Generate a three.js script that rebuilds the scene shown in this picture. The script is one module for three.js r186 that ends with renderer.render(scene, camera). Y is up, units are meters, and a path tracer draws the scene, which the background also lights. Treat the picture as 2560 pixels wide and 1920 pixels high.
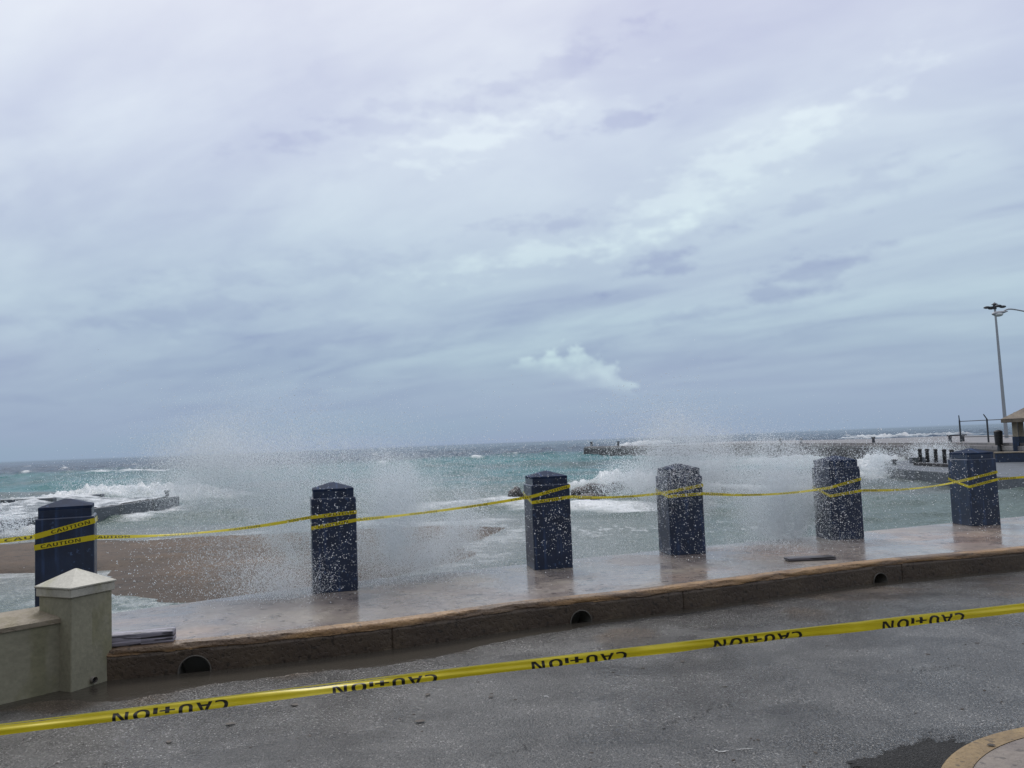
import * as THREE from 'three';
import { RoundedBoxGeometry } from 'three/addons/geometries/RoundedBoxGeometry.js';
import { mergeGeometries, mergeVertices, toCreasedNormals } from 'three/addons/utils/BufferGeometryUtils.js';

// ---------------------------------------------------------------- camera, sky, sun, exposure
const EYE = 1.74, DECK = 0.24, SEA = -0.96, F = 2089;
const scene = new THREE.Scene();
const camera = new THREE.PerspectiveCamera(2 * Math.atan(960 / F) * 180 / Math.PI, 4 / 3, 0.05, 20000);
camera.rotation.order = 'YXZ';
camera.position.set(0, EYE, 0);
camera.rotation.set(4.05 * Math.PI / 180, 0, -2.21 * Math.PI / 180);
camera.updateMatrixWorld();
const renderer = new THREE.WebGLRenderer({ antialias: true });
renderer.setSize(1024, 768);
renderer.toneMapping = THREE.LinearToneMapping;
renderer.toneMappingExposure = 1.0;
renderer.shadowMap.enabled = true;

const sun = new THREE.DirectionalLight(new THREE.Color(1.0, 0.97, 0.93), 1.5);
sun.position.set(-10, 38, -30);
sun.castShadow = true;
sun.shadow.radius = 34;
Object.assign(sun.shadow.camera, { left: -40, right: 40, top: 40, bottom: -40, near: 1, far: 160 });
sun.shadow.mapSize.set(2048, 2048);
scene.add(sun, sun.target);

// ---------------------------------------------------------------- noise
function rng(seed) { let s = seed >>> 0; return () => { s = (s + 0x6D2B79F5) | 0; let t = Math.imul(s ^ (s >>> 15), 1 | s); t = (t + Math.imul(t ^ (t >>> 7), 61 | t)) ^ t; return ((t ^ (t >>> 14)) >>> 0) / 4294967296; }; }
const R = rng(7);
const gauss = (r = R) => Math.sqrt(-2 * Math.log(1 - r())) * Math.cos(6.2831853 * r());
const clamp = (x, a = 0, b = 1) => Math.min(b, Math.max(a, x));
const sst = (a, b, x) => { const t = clamp((x - a) / (b - a)); return t * t * (3 - 2 * t); };
const lerp = (a, b, t) => a + (b - a) * t;
function hash(x, y, s) { let h = Math.imul(x, 374761393) + Math.imul(y, 668265263) + Math.imul(s, 2147483647 - 1274126177); h = Math.imul(h ^ (h >>> 13), 1274126177); return ((h ^ (h >>> 16)) >>> 0) / 4294967296; }
function vn(x, y, s = 0, per = 0) {                       // value noise, optionally periodic
  const xi = Math.floor(x), yi = Math.floor(y); let fx = x - xi, fy = y - yi;
  fx = fx * fx * fx * (fx * (fx * 6 - 15) + 10); fy = fy * fy * fy * (fy * (fy * 6 - 15) + 10);
  const m = per ? (v) => ((v % per) + per) % per : (v) => v;
  const x0 = m(xi), x1 = m(xi + 1), y0 = m(yi), y1 = m(yi + 1);
  const a = hash(x0, y0, s), b = hash(x1, y0, s), c = hash(x0, y1, s), d = hash(x1, y1, s);
  return a + (b - a) * fx + (c - a) * fy + (a - b - c + d) * fx * fy;
}
function fbm(x, y, oct = 5, s = 0, per = 0, gain = 0.5) {
  let v = 0, a = 0.5, t = 0;
  for (let i = 0; i < oct; i++) { v += a * vn(x, y, s + i * 17, per); t += a; x *= 2; y *= 2; if (per) per *= 2; a *= gain; }
  return v / t;
}

// ---------------------------------------------------------------- sky (cloud layer seen from below)
{
  const W = 3072, Hh = 1536, d = new Float32Array(W * Hh * 4);
  const lin = (r, g, b) => [r, g, b].map((c) => { c /= 255; return c <= 0.04045 ? c / 12.92 : ((c + 0.055) / 1.055) ** 2.4; });
  const stops = [[0, lin(145, 163, 188)], [3, lin(156, 174, 197)], [8, lin(176, 194, 213)], [14, lin(194, 209, 226)], [21, lin(209, 220, 236)], [30, lin(221, 227, 241)], [90, lin(229, 232, 239)]];
  const grad = (e) => { let i = 0; while (i < stops.length - 2 && e > stops[i + 1][0]) i++; const t = clamp((e - stops[i][0]) / (stops[i + 1][0] - stops[i][0])); return [0, 1, 2].map((k) => lerp(stops[i][1][k], stops[i + 1][1][k], t)); };
  // individual clouds of the view: bearing, elevation, half width, half height (degrees), tilt, strength
  const clouds = [
    [4.7, 4.8, 3.3, 1.15, -16, 0.36, 1], [0.5, 12.5, 6.5, 0.9, 10, 0.16, 0], [9.5, 13.6, 3.4, 0.8, 12, 0.17, 0], [-1, 20.8, 7, 1.2, 16, 0.13, 0], [16, 17.5, 9, 1.6, 22, 0.13, 0],
    [10.5, 11.6, 3.6, 0.8, 14, -0.17, 0], [8, 21.2, 3.6, 0.6, 6, -0.15, 0], [3.5, 14.6, 4, 0.6, 2, -0.12, 0], [21, 10.3, 3.6, 0.9, 4, -0.15, 0], [16.5, 9.2, 3.6, 0.7, 2, -0.16, 0], [12, 8.0, 2.6, 0.5, 8, -0.1, 0], [22, 15, 6, 1, 10, -0.09, 0], [-9, 21.5, 7, 1.3, 14, -0.09, 0], [-22, 9.0, 8, 1.2, 4, -0.08, 0], [-14, 12, 9, 1.0, 6, -0.07, 0], [4, 24.5, 6, 1.0, 18, -0.1, 0],
  ];
  for (let j = 0; j < Hh; j++) {
    const el = ((j + 0.5) / Hh - 0.5) * 180;
    for (let i = 0; i < W; i++) {
      const k = (j * W + i) * 4; d[k + 3] = 1;
      if (el < -0.2) { d[k] = 0.17; d[k + 1] = 0.21; d[k + 2] = 0.26; continue; }
      const az = (i + 0.5) / W * 2 * Math.PI - Math.PI;            // atan2(z, x)
      const er = Math.max(el, 0) * Math.PI / 180, ce = Math.cos(er), se = Math.sin(er);
      const x = ce * Math.cos(az), z = ce * Math.sin(az);
      const q = 1 / (se + 0.09), px = x * q, pz = z * q;           // place on the cloud layer
      const u = px * 0.64 - pz * 0.77, v = px * 0.77 + pz * 0.64;  // v runs along the streaks
      const wx = 0.55 * (fbm(u * 0.7 + 9, v * 0.3, 3, 61) - 0.5), wz = fbm(u * 0.7, v * 0.35 + 5, 3, 62) - 0.5;
      const broad = fbm(u * 0.55 + 3 + wx, v * 0.2 + wz, 4, 11) - 0.5;
      const streak = fbm(u * 1.6 + 2.2 * wx, v * 0.42 + wz, 6, 23, 0, 0.55) - 0.5;
      const mott = fbm(u * 2.3 + 3.2 * wx + 7, v * 1.3 + 2.4 * wz, 6, 29, 0, 0.58) - 0.5, holes = sst(0.52, 0.74, fbm(u * 1.5 + 4 * wz, v * 0.8 + 3 * wx, 6, 37, 0, 0.56));
      const tint = fbm(u * 0.35 + 40, v * 0.3 + 12, 3, 35) - 0.5;
      let c = grad(el);
      const fadeLow = sst(0.3, 7, el);
      let m = 1.045 + (0.28 * broad + 0.30 * streak + 0.34 * mott - 0.13 * holes) * fadeLow * (1 - 0.45 * sst(20, 50, el));
      const azd = Math.atan2(x, -z) * 180 / Math.PI;
      for (const [a0, e0, wa, we, tl, s, puff] of clouds) {
        let da = azd - a0, de = el - e0; if (Math.abs(da) > wa * 3 || Math.abs(de) > we * 4 + wa) continue;
        const t = tl * Math.PI / 180, A = (da * Math.cos(t) + de * Math.sin(t)) / wa, E = (-da * Math.sin(t) + de * Math.cos(t)) / we;
        const n = fbm(da * (puff ? 1.1 : 0.5) + a0 * 3, de * (puff ? 1.5 : 1.4) + e0, 5, 71, 0, 0.6) - 0.5;
        if (puff) { const top = sst(1.25, 0.75, E + Math.abs(A) ** 2 * 0.9 - n * 1.9), base = sst(-1.1, 0.1, E); m += 1.15 * s * top * base * (0.8 + 1.1 * n); } else { const g = sst(1.35, 0, Math.hypot(A, E) - n * 2.9); m += (s > 0 ? 1.15 : 1.25) * s * g; }
      }
      // slight colour drift between violet and green grey over the whole cover
      d[k] = c[0] * m * (1 + 0.06 * tint); d[k + 1] = c[1] * m * (1 - 0.035 * tint); d[k + 2] = c[2] * (0.45 + 0.55 * m) * (1 + 0.03 * tint);
    }
  }
  const t = new THREE.DataTexture(d, W, Hh, THREE.RGBAFormat, THREE.FloatType);
  t.mapping = THREE.EquirectangularReflectionMapping; t.magFilter = THREE.LinearFilter; t.minFilter = THREE.LinearFilter; t.needsUpdate = true;
  scene.background = t; scene.environment = t;
}

// ---------------------------------------------------------------- helpers
const V = (x, y, z) => new THREE.Vector3(x, y, z);
const dirOf = (px, py) => V((px - 1280) / F, -(py - 960) / F, -1).applyQuaternion(camera.quaternion);
const G = (px, py, y) => { const d = dirOf(px, py), t = (y - EYE) / d.y; return V(d.x * t, y, d.z * t); };       // a spot on a level surface
const at = (px, py, depth) => { const d = dirOf(px, py), t = depth / -d.z; return V(d.x * t, EYE + d.y * t, d.z * t); };
const used = {};
function numbered(n) { const k = used[n] = (used[n] ?? -1) + 1; return k ? `${n}_${String(k).padStart(3, '0')}` : n; }
function thing(name, label, category, pos = V(0, 0, 0), turn = 0, group) {
  const o = new THREE.Group(); o.name = numbered(name); o.position.copy(pos); o.rotation.y = turn; scene.add(o);
  o.userData = { label, category }; if (group) o.userData.group = group; return o;
}
function part(name, geo, mat, parent, label) {
  const m = new THREE.Mesh(geo, mat); m.name = name; m.castShadow = m.receiveShadow = true; parent.add(m); if (label) m.userData.label = label; return m;
}
function struct(name, geo, mat, label) {
  const m = new THREE.Mesh(geo, mat); m.name = numbered(name); m.castShadow = m.receiveShadow = true; m.userData.kind = 'structure'; if (label) m.userData.label = label; scene.add(m); return m;
}
const single = (name, label, category, geo, mat, group) => { const m = part(numbered(name), geo, mat, scene, label); m.userData.category = category; if (group) m.userData.group = group; return m; };
function tex(size, fn, srgb = false, repeat = 1) {
  const d = new Uint8Array(size * size * 4);
  for (let j = 0; j < size; j++) for (let i = 0; i < size; i++) { const c = fn(i / size, j / size, i, j), k = (j * size + i) * 4; for (let q = 0; q < 3; q++) d[k + q] = clamp(Array.isArray(c) ? c[q] : c) * 255; d[k + 3] = 255; }
  const t = new THREE.DataTexture(d, size, size); t.wrapS = t.wrapT = THREE.RepeatWrapping; t.magFilter = THREE.LinearFilter; t.minFilter = THREE.LinearMipmapLinearFilter; t.generateMipmaps = true;
  if (srgb) t.colorSpace = THREE.SRGBColorSpace; t.repeat.set(repeat, repeat); t.needsUpdate = true; return t;
}
const C = (r, g, b) => new THREE.Color().setRGB(r, g, b);
const rep = (t, u, v = u) => { const c = t.clone(); c.repeat.set(u, v); c.needsUpdate = true; return c; };
function worldUV(geo, s = 1) {             // box-projected uv in metres
  const g = geo.index ? geo.toNonIndexed() : geo; if (!g.attributes.normal) g.computeVertexNormals();
  const p = g.attributes.position, n = g.attributes.normal, uv = new Float32Array(p.count * 2);
  for (let i = 0; i < p.count; i += 3) {
    const ax = Math.abs(n.getX(i)) + Math.abs(n.getX(i + 1)) + Math.abs(n.getX(i + 2)), ay = Math.abs(n.getY(i)) + Math.abs(n.getY(i + 1)) + Math.abs(n.getY(i + 2)), az = Math.abs(n.getZ(i)) + Math.abs(n.getZ(i + 1)) + Math.abs(n.getZ(i + 2));
    for (let k = i; k < i + 3; k++) { const [a, b] = ay >= ax && ay >= az ? [p.getX(k), p.getZ(k)] : ax > az ? [p.getZ(k), p.getY(k)] : [p.getX(k), p.getY(k)]; uv[2 * k] = a * s; uv[2 * k + 1] = b * s; }
  }
  g.setAttribute('uv', new THREE.BufferAttribute(uv, 2)); return g;
}
const box = (w, h, d, x = 0, y = 0, z = 0, r = 0.01) => worldUV(new RoundedBoxGeometry(w, h, d, 2, Math.min(r, w / 2.1, h / 2.1, d / 2.1)).translate(x, y, z));
function tube(pts, r, seg = 24, rs = 8) { return new THREE.TubeGeometry(new THREE.CatmullRomCurve3(pts), seg, r, rs, false); }
function slab(pts, y0, y1, bevel = 0.04) { // a level slab over an outline of [x, z]
  const s = new THREE.Shape(pts.map(([x, z]) => new THREE.Vector2(x, -z)));
  const g = new THREE.ExtrudeGeometry(s, { depth: y1 - y0 - bevel, bevelEnabled: true, bevelThickness: bevel, bevelSize: bevel, bevelOffset: -bevel, bevelSegments: 2 });
  g.rotateX(-Math.PI / 2); g.translate(0, y0, 0); return worldUV(g);
}
function grid(nu, nv, fn) {                 // fn(u, v) -> {p:[x,y,z], c?:[r,g,b], uv?:[u,v]}
  const P = new Float32Array((nu + 1) * (nv + 1) * 3), Co = new Float32Array(P.length), U = new Float32Array((nu + 1) * (nv + 1) * 2), I = [];
  let hasC = false;
  for (let j = 0; j <= nv; j++) for (let i = 0; i <= nu; i++) {
    const k = j * (nu + 1) + i, o = fn(i / nu, j / nv, i, j); P.set(o.p, k * 3); if (o.c) { Co.set(o.c, k * 3); hasC = true; } U.set(o.uv ?? [o.p[0], o.p[2]], k * 2);
  }
  for (let j = 0; j < nv; j++) for (let i = 0; i < nu; i++) { const a = j * (nu + 1) + i, b = a + 1, c = a + nu + 1, e = c + 1; I.push(a, b, c, b, e, c); }
  const g = new THREE.BufferGeometry(); g.setAttribute('position', new THREE.BufferAttribute(P, 3)); g.setAttribute('uv', new THREE.BufferAttribute(U, 2)); if (hasC) g.setAttribute('color', new THREE.BufferAttribute(Co, 3));
  g.setIndex(I); g.computeVertexNormals(); return g;
}
function flipUp(g) { const n = g.attributes.normal; let s = 0; for (let i = 0; i < n.count; i += 7) s += n.getY(i); if (s < 0) { const a = g.index.array; for (let i = 0; i < a.length; i += 3) { const t = a[i]; a[i] = a[i + 1]; a[i + 1] = t; } g.computeVertexNormals(); } return g; }

// ---------------------------------------------------------------- textures
const SPECK = (() => {                     // asphalt aggregate, 1.6 m per tile
  const n = 1024, a = new Float32Array(n * n).fill(0.5), h = new Float32Array(n * n), r = rng(21);
  for (let k = 0; k < 62000; k++) {
    const x = r() * n, y = r() * n, rad = 1.2 + 3.6 * r() ** 2.2, tone = 0.30 + 0.34 * r() + (r() < 0.13 ? 0.2 + 0.3 * r() : 0) - (r() < 0.25 ? 0.2 : 0);
    for (let j = Math.floor(y - rad); j <= y + rad; j++) for (let i = Math.floor(x - rad); i <= x + rad; i++) { const q = 1 - ((i - x) ** 2 + (j - y) ** 2) / (rad * rad); if (q > 0) { const o = ((j + n) % n) * n + ((i + n) % n); a[o] = lerp(a[o], tone, Math.min(1, q * 2)); h[o] = Math.max(h[o], Math.sqrt(q) * rad / 4); } }
  }
  return { color: tex(n, (u, v, i, j) => { const t = a[j * n + i] * (0.8 + 0.4 * fbm(u * 6, v * 6, 4, 5, 6)); return [t, t * 0.995, t * 0.98]; }, true), bump: tex(n, (u, v, i, j) => 0.15 + 0.75 * h[j * n + i]) };
})();
const CONC = tex(1024, (u, v) => { const a = fbm(u * 5, v * 5, 7, 3, 5, 0.6), b = fbm(u * 60, v * 60, 3, 9, 60), p = sst(0.69, 0.76, fbm(u * 28, v * 28, 4, 31, 28)); const t = 0.80 + 0.34 * (a - 0.5) + 0.14 * (b - 0.5) - 0.20 * p; return [t, t * (0.985 + 0.03 * (a - 0.5)), t * (0.97 - 0.05 * (a - 0.5))]; }, true);
const CONCB = tex(1024, (u, v) => 0.5 + 0.5 * (fbm(u * 24, v * 24, 6, 41, 24, 0.6) - 0.5) - 0.4 * sst(0.66, 0.75, fbm(u * 40, v * 40, 3, 77, 40)));
const PLAST = tex(1024, (u, v) => { const a = fbm(u * 4, v * 4, 7, 103, 4, 0.55), b = fbm(u * 70, v * 70, 3, 109, 70), st = sst(0.55, 0.75, fbm(u * 9, v * 3, 5, 113, 0)); const t = 0.84 + 0.22 * (a - 0.5) + 0.12 * (b - 0.5) - 0.07 * st; return [t, t * 0.995, t * (0.97 - 0.06 * st)]; }, true);
const NAVYT = tex(1024, (u, v) => { const run = fbm(u * 40, v * 1.6, 5, 141, 0) , salt = sst(0.56, 0.80, run) * sst(0.35, 0.7, fbm(u * 6, v * 5, 4, 143)), chip = sst(0.74, 0.77, fbm(u * 30, v * 30, 5, 147, 30, 0.6)), b = fbm(u * 12, v * 12, 5, 149, 12); const t = 0.50 + 0.22 * (b - 0.5) + 0.20 * salt + 0.35 * chip; return [t + 0.12 * chip, t + 0.06 * chip, t]; }, true);
const WET = tex(1024, (u, v) => { const a = fbm(u * 6, v * 6, 6, 51, 6, 0.55); const t = 0.20 + 0.30 * sst(0.38, 0.64, a) + 0.12 * (fbm(u * 50, v * 50, 3, 52, 50) - 0.5); return [t, t, t]; });
const GRAIN = tex(512, (u, v) => { const a = fbm(u * 3, v * 60, 5, 81, 0) , k = sst(0.6, 0.72, fbm(u * 5, v * 22, 4, 82, 0)); const t = 0.62 + 0.5 * (a - 0.5) - 0.36 * k; return [t, t, t * 1.03]; }, true);
const RIPPLE = tex(1024, (u, v) => { const w1 = fbm(u * 9 + 0.0, v * 15, 6, 91, 0); const q = (x, y, s, p) => 1 - Math.abs(2 * fbm(x, y, 5, s, p, 0.55) - 1); return clamp(0.25 * q(u * 8, v * 8, 93, 8) + 0.55 * q(u * 20, v * 20, 97, 20) + 0.2 * fbm(u * 64, v * 64, 3, 98, 64)); });

// ---------------------------------------------------------------- materials
const std = (o) => new THREE.MeshStandardMaterial(o), phy = (o) => new THREE.MeshPhysicalMaterial(o);
const M = {
  road: phy({ color: C(0.425, 0.42, 0.41), map: rep(SPECK.color, 1 / 1.6), bumpMap: rep(SPECK.bump, 1 / 1.6), bumpScale: 0.0045, vertexColors: true, roughness: 0.66, roughnessMap: rep(WET, 1 / 7), ior: 1.45 }),
  deck: phy({ color: C(0.51, 0.46, 0.42), map: rep(CONC, 0.42), bumpMap: rep(CONCB, 0.5), bumpScale: 0.003, vertexColors: true, roughness: 0.62, roughnessMap: rep(WET, 0.24), ior: 1.45 }),
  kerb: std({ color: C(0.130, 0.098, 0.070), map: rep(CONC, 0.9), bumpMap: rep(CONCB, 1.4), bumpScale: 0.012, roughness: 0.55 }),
  nosing: std({ color: C(0.48, 0.315, 0.16), map: rep(CONC, 1.1), bumpMap: rep(CONCB, 1.7), bumpScale: 0.014, roughness: 0.5, vertexColors: true }),
  pipe: std({ color: C(0.22, 0.205, 0.18), roughness: 0.6, side: THREE.DoubleSide }),
  rim: std({ color: C(0.10, 0.092, 0.08), roughness: 0.7 }),
  navy: phy({ color: C(0.058, 0.116, 0.27), map: rep(NAVYT, 0.7), bumpMap: rep(PLAST, 1.4), bumpScale: 0.003, roughness: 0.42, clearcoat: 0.35, clearcoatRoughness: 0.3 }),
  navyCap: phy({ color: C(0.058, 0.116, 0.27), map: rep(NAVYT, 0.7), bumpMap: rep(PLAST, 1.4), bumpScale: 0.003, roughness: 0.8, specularIntensity: 0.4 }),
  cream: std({ color: C(0.36, 0.35, 0.265), map: rep(PLAST, 0.7), bumpMap: rep(PLAST, 1.3), bumpScale: 0.004, roughness: 0.75 }),
  capstone: std({ color: C(0.62, 0.61, 0.55), map: rep(PLAST, 1.0), bumpMap: rep(PLAST, 1.4), bumpScale: 0.003, roughness: 0.6 }),
  walltop: std({ color: C(0.36, 0.31, 0.24), map: rep(PLAST, 1.1), bumpMap: rep(CONCB, 1.1), bumpScale: 0.006, roughness: 0.7 }),
  sand: phy({ vertexColors: true, map: rep(CONC, 0.2), bumpMap: rep(CONCB, 0.4), bumpScale: 0.02, roughness: 0.7, specularIntensity: 0.6 }),
  wood: std({ color: C(0.82, 0.79, 0.88), map: GRAIN, bumpMap: GRAIN, bumpScale: 0.006, roughness: 0.5 }),
  darkwood: std({ color: C(0.05, 0.047, 0.05), map: GRAIN, bumpMap: GRAIN, bumpScale: 0.006, roughness: 0.6 }),
  wetboard: std({ color: C(0.32, 0.30, 0.32), map: GRAIN, roughness: 0.35 }),
  jetty: std({ color: C(0.125, 0.145, 0.18), map: rep(PLAST, 0.3), bumpMap: rep(CONCB, 0.3), bumpScale: 0.03, roughness: 0.5 }),
  quay: std({ color: C(0.105, 0.10, 0.105), map: rep(CONC, 0.12), bumpMap: rep(CONCB, 0.15), bumpScale: 0.05, roughness: 0.65 }),
  quaytop: std({ color: C(0.30, 0.28, 0.28), map: rep(CONC, 0.1), roughness: 0.45 }),
  rock: std({ color: C(0.06, 0.052, 0.05), map: rep(CONC, 0.6), bumpMap: rep(CONCB, 0.8), bumpScale: 0.05, roughness: 0.5 }),
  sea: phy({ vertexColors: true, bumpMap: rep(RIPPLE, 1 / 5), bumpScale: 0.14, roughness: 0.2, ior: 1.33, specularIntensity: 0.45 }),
  foam: std({ vertexColors: true, roughness: 0.9, bumpMap: rep(CONCB, 0.8), bumpScale: 0.08 }),
  drop: phy({ color: C(0.955, 0.982, 1.0), roughness: 1.0, transmission: 0.93, thickness: 0, ior: 1.33 }),
  metal: std({ color: C(0.30, 0.31, 0.33), metalness: 0.5, roughness: 0.5 }),
  darkmetal: std({ color: C(0.05, 0.055, 0.065), metalness: 0.3, roughness: 0.55 }),
  lampglass: std({ color: C(0.5, 0.52, 0.52), roughness: 0.3 }),
  tan: std({ color: C(0.27, 0.23, 0.185), map: rep(CONC, 0.5), roughness: 0.8 }),
  column: std({ color: C(0.52, 0.45, 0.34), map: rep(CONC, 0.6), roughness: 0.7 }),
  white: std({ color: C(0.75, 0.76, 0.76), roughness: 0.6 }),
  ochre: std({ color: C(0.42, 0.30, 0.14), map: rep(CONC, 0.9), bumpMap: rep(CONCB, 1.6), bumpScale: 0.006, roughness: 0.6 }),
  island: std({ color: C(0.36, 0.315, 0.27), map: rep(CONC, 0.8), bumpMap: rep(CONCB, 1.4), bumpScale: 0.004, roughness: 0.55 }),
  tar: std({ color: C(0.10, 0.10, 0.10), map: rep(SPECK.color, 1 / 1.2), bumpMap: rep(SPECK.bump, 1 / 1.2), bumpScale: 0.012, roughness: 0.85 }),
  murk: phy({ color: C(0.052, 0.046, 0.037), roughness: 0.16, bumpMap: rep(RIPPLE, 1 / 1.5), bumpScale: 0.004, ior: 1.33 }),
  crack: std({ color: C(0.03, 0.03, 0.03), roughness: 0.7 }),
  paint: std({ color: C(0.36, 0.36, 0.35), roughness: 0.7 }),
  leaf: std({ color: C(0.045, 0.032, 0.02), roughness: 0.6, side: THREE.DoubleSide }),
  facade: std({ color: C(0.30, 0.28, 0.25), map: rep(CONC, 0.3), roughness: 0.85 }),
  pane: std({ color: C(0.03, 0.035, 0.04), roughness: 0.1 }),
};

// ---------------------------------------------------------------- promenade, kerb, road
// top front edge of the kerb, and the seaward edge of the promenade, left to right
const kerbTop = [[283, 1625], [640, 1592], [987, 1554], [1291, 1512], [1600, 1479], [1840, 1449], [2198, 1404], [2560, 1371]].map(([x, y]) => G(x, y, DECK));
{ const a = kerbTop[0], b = kerbTop[1], d = b.clone().sub(a).normalize(); kerbTop.unshift(a.clone().addScaledVector(d, -4), a.clone().addScaledVector(d, -12)); kerbTop.sort((p, q) => p.x - q.x); const n = kerbTop.length, e = kerbTop[n - 1].clone().sub(kerbTop[n - 3]).normalize(); kerbTop.push(kerbTop[n - 1].clone().addScaledVector(e, 8), kerbTop[n - 1].clone().addScaledVector(e, 22)); }
const kerbCurve = new THREE.CatmullRomCurve3(kerbTop, false, 'centripetal');
const kerbLen = kerbCurve.getLength(); kerbCurve.arcLengthDivisions = 800; kerbCurve.updateArcLengths();
const kerbPt = (s) => { const t = clamp(s / kerbLen), p = kerbCurve.getPointAt(t), d = kerbCurve.getTangentAt(t); return { p, n: V(-d.z, 0, d.x).normalize() }; };   // n points to the road
{ const q = kerbPt(kerbLen / 2); if (q.n.z < 0) throw new Error('kerb normal'); }
const kerbS = (px, py) => { const w = G(px, py, DECK); let b = 0, bd = 1e9; for (let s = 0; s < kerbLen; s += 0.02) { const dd = kerbPt(s).p.distanceToSquared(w); if (dd < bd) { bd = dd; b = s; } } return b; };
// six posts: foot (pixel of the nearest lower edge) -> middle of the post, own turn
const POSTW = 0.47;
const posts = [[168, 1578, -24], [837, 1482, -15], [1374, 1424, -11], [1706, 1388, -9], [2100, 1350, -9], [2441, 1315, -7]].map(([x, y, n]) => { const f = G(x, y, DECK), d = V(f.x, 0, f.z).normalize(); return { c: f.addScaledVector(d, 0.27), turn: -n * Math.PI / 180 }; });
const rear = posts.map((o, i) => o.c.clone().add(V(-0.1, 0, -0.33)));
rear.unshift(rear[0].clone().add(V(-3.2, 0, 2.6)), rear[0].clone().add(V(-11, 0, 8))); rear.sort((a, b) => a.x - b.x);
{ const n = rear.length; rear.push(rear[n - 1].clone().add(V(9, 0, -3.2)), rear[n - 1].clone().add(V(26, 0, -9))); }
const rearCurve = new THREE.CatmullRomCurve3(rear, false, 'centripetal');
const deckNose = 0.14;
{ // promenade surface between the kerb nosing and the sea edge
  const g = flipUp(grid(420, 44, (u, v) => {
    const k = kerbPt(u * kerbLen), a = k.p.clone().addScaledVector(k.n, -deckNose + 0.004), b = rearCurve.getPoint(u);
    // match along the normal: use the point of the sea edge with the same share of length
    const p = a.lerp(b, v); const st = fbm(p.x * 0.5 + 4, p.z * 1.3, 5, 201), rust = sst(0.52, 0.68, fbm(p.x * 0.9, p.z * 0.9 + 8, 5, 205));
    const t = 0.82 + 0.42 * (st - 0.5);
    return { p: [p.x, DECK + 0.004 * (fbm(p.x * 2, p.z * 2, 3, 207) - 0.5), p.z], c: [t * (1 + 0.08 * rust), t * (1 - 0.05 * rust), t * (1 - 0.11 * rust)] };
  }));
  const deck = struct('promenade', g, M.deck, 'wet pinkish grey concrete promenade between the kerb and the sea');
  // seawall below the seaward edge
  const w = grid(200, 4, (u, v) => { const p = rearCurve.getPoint(u); return { p: [p.x, DECK - 0.006 - v * 2.6, p.z - 0.002], uv: [u * 60, v * 2.6] }; });
  w.computeVertexNormals(); M.jetty.side = THREE.DoubleSide; part('seawall', w, M.jetty, deck);
}
const drains = [[488, 1606, 0.125], [1449, 1495, 0.11], [2195, 1404, 0.10]].map(([x, y, r]) => ({ s: kerbS(x, y), r }));
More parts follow.
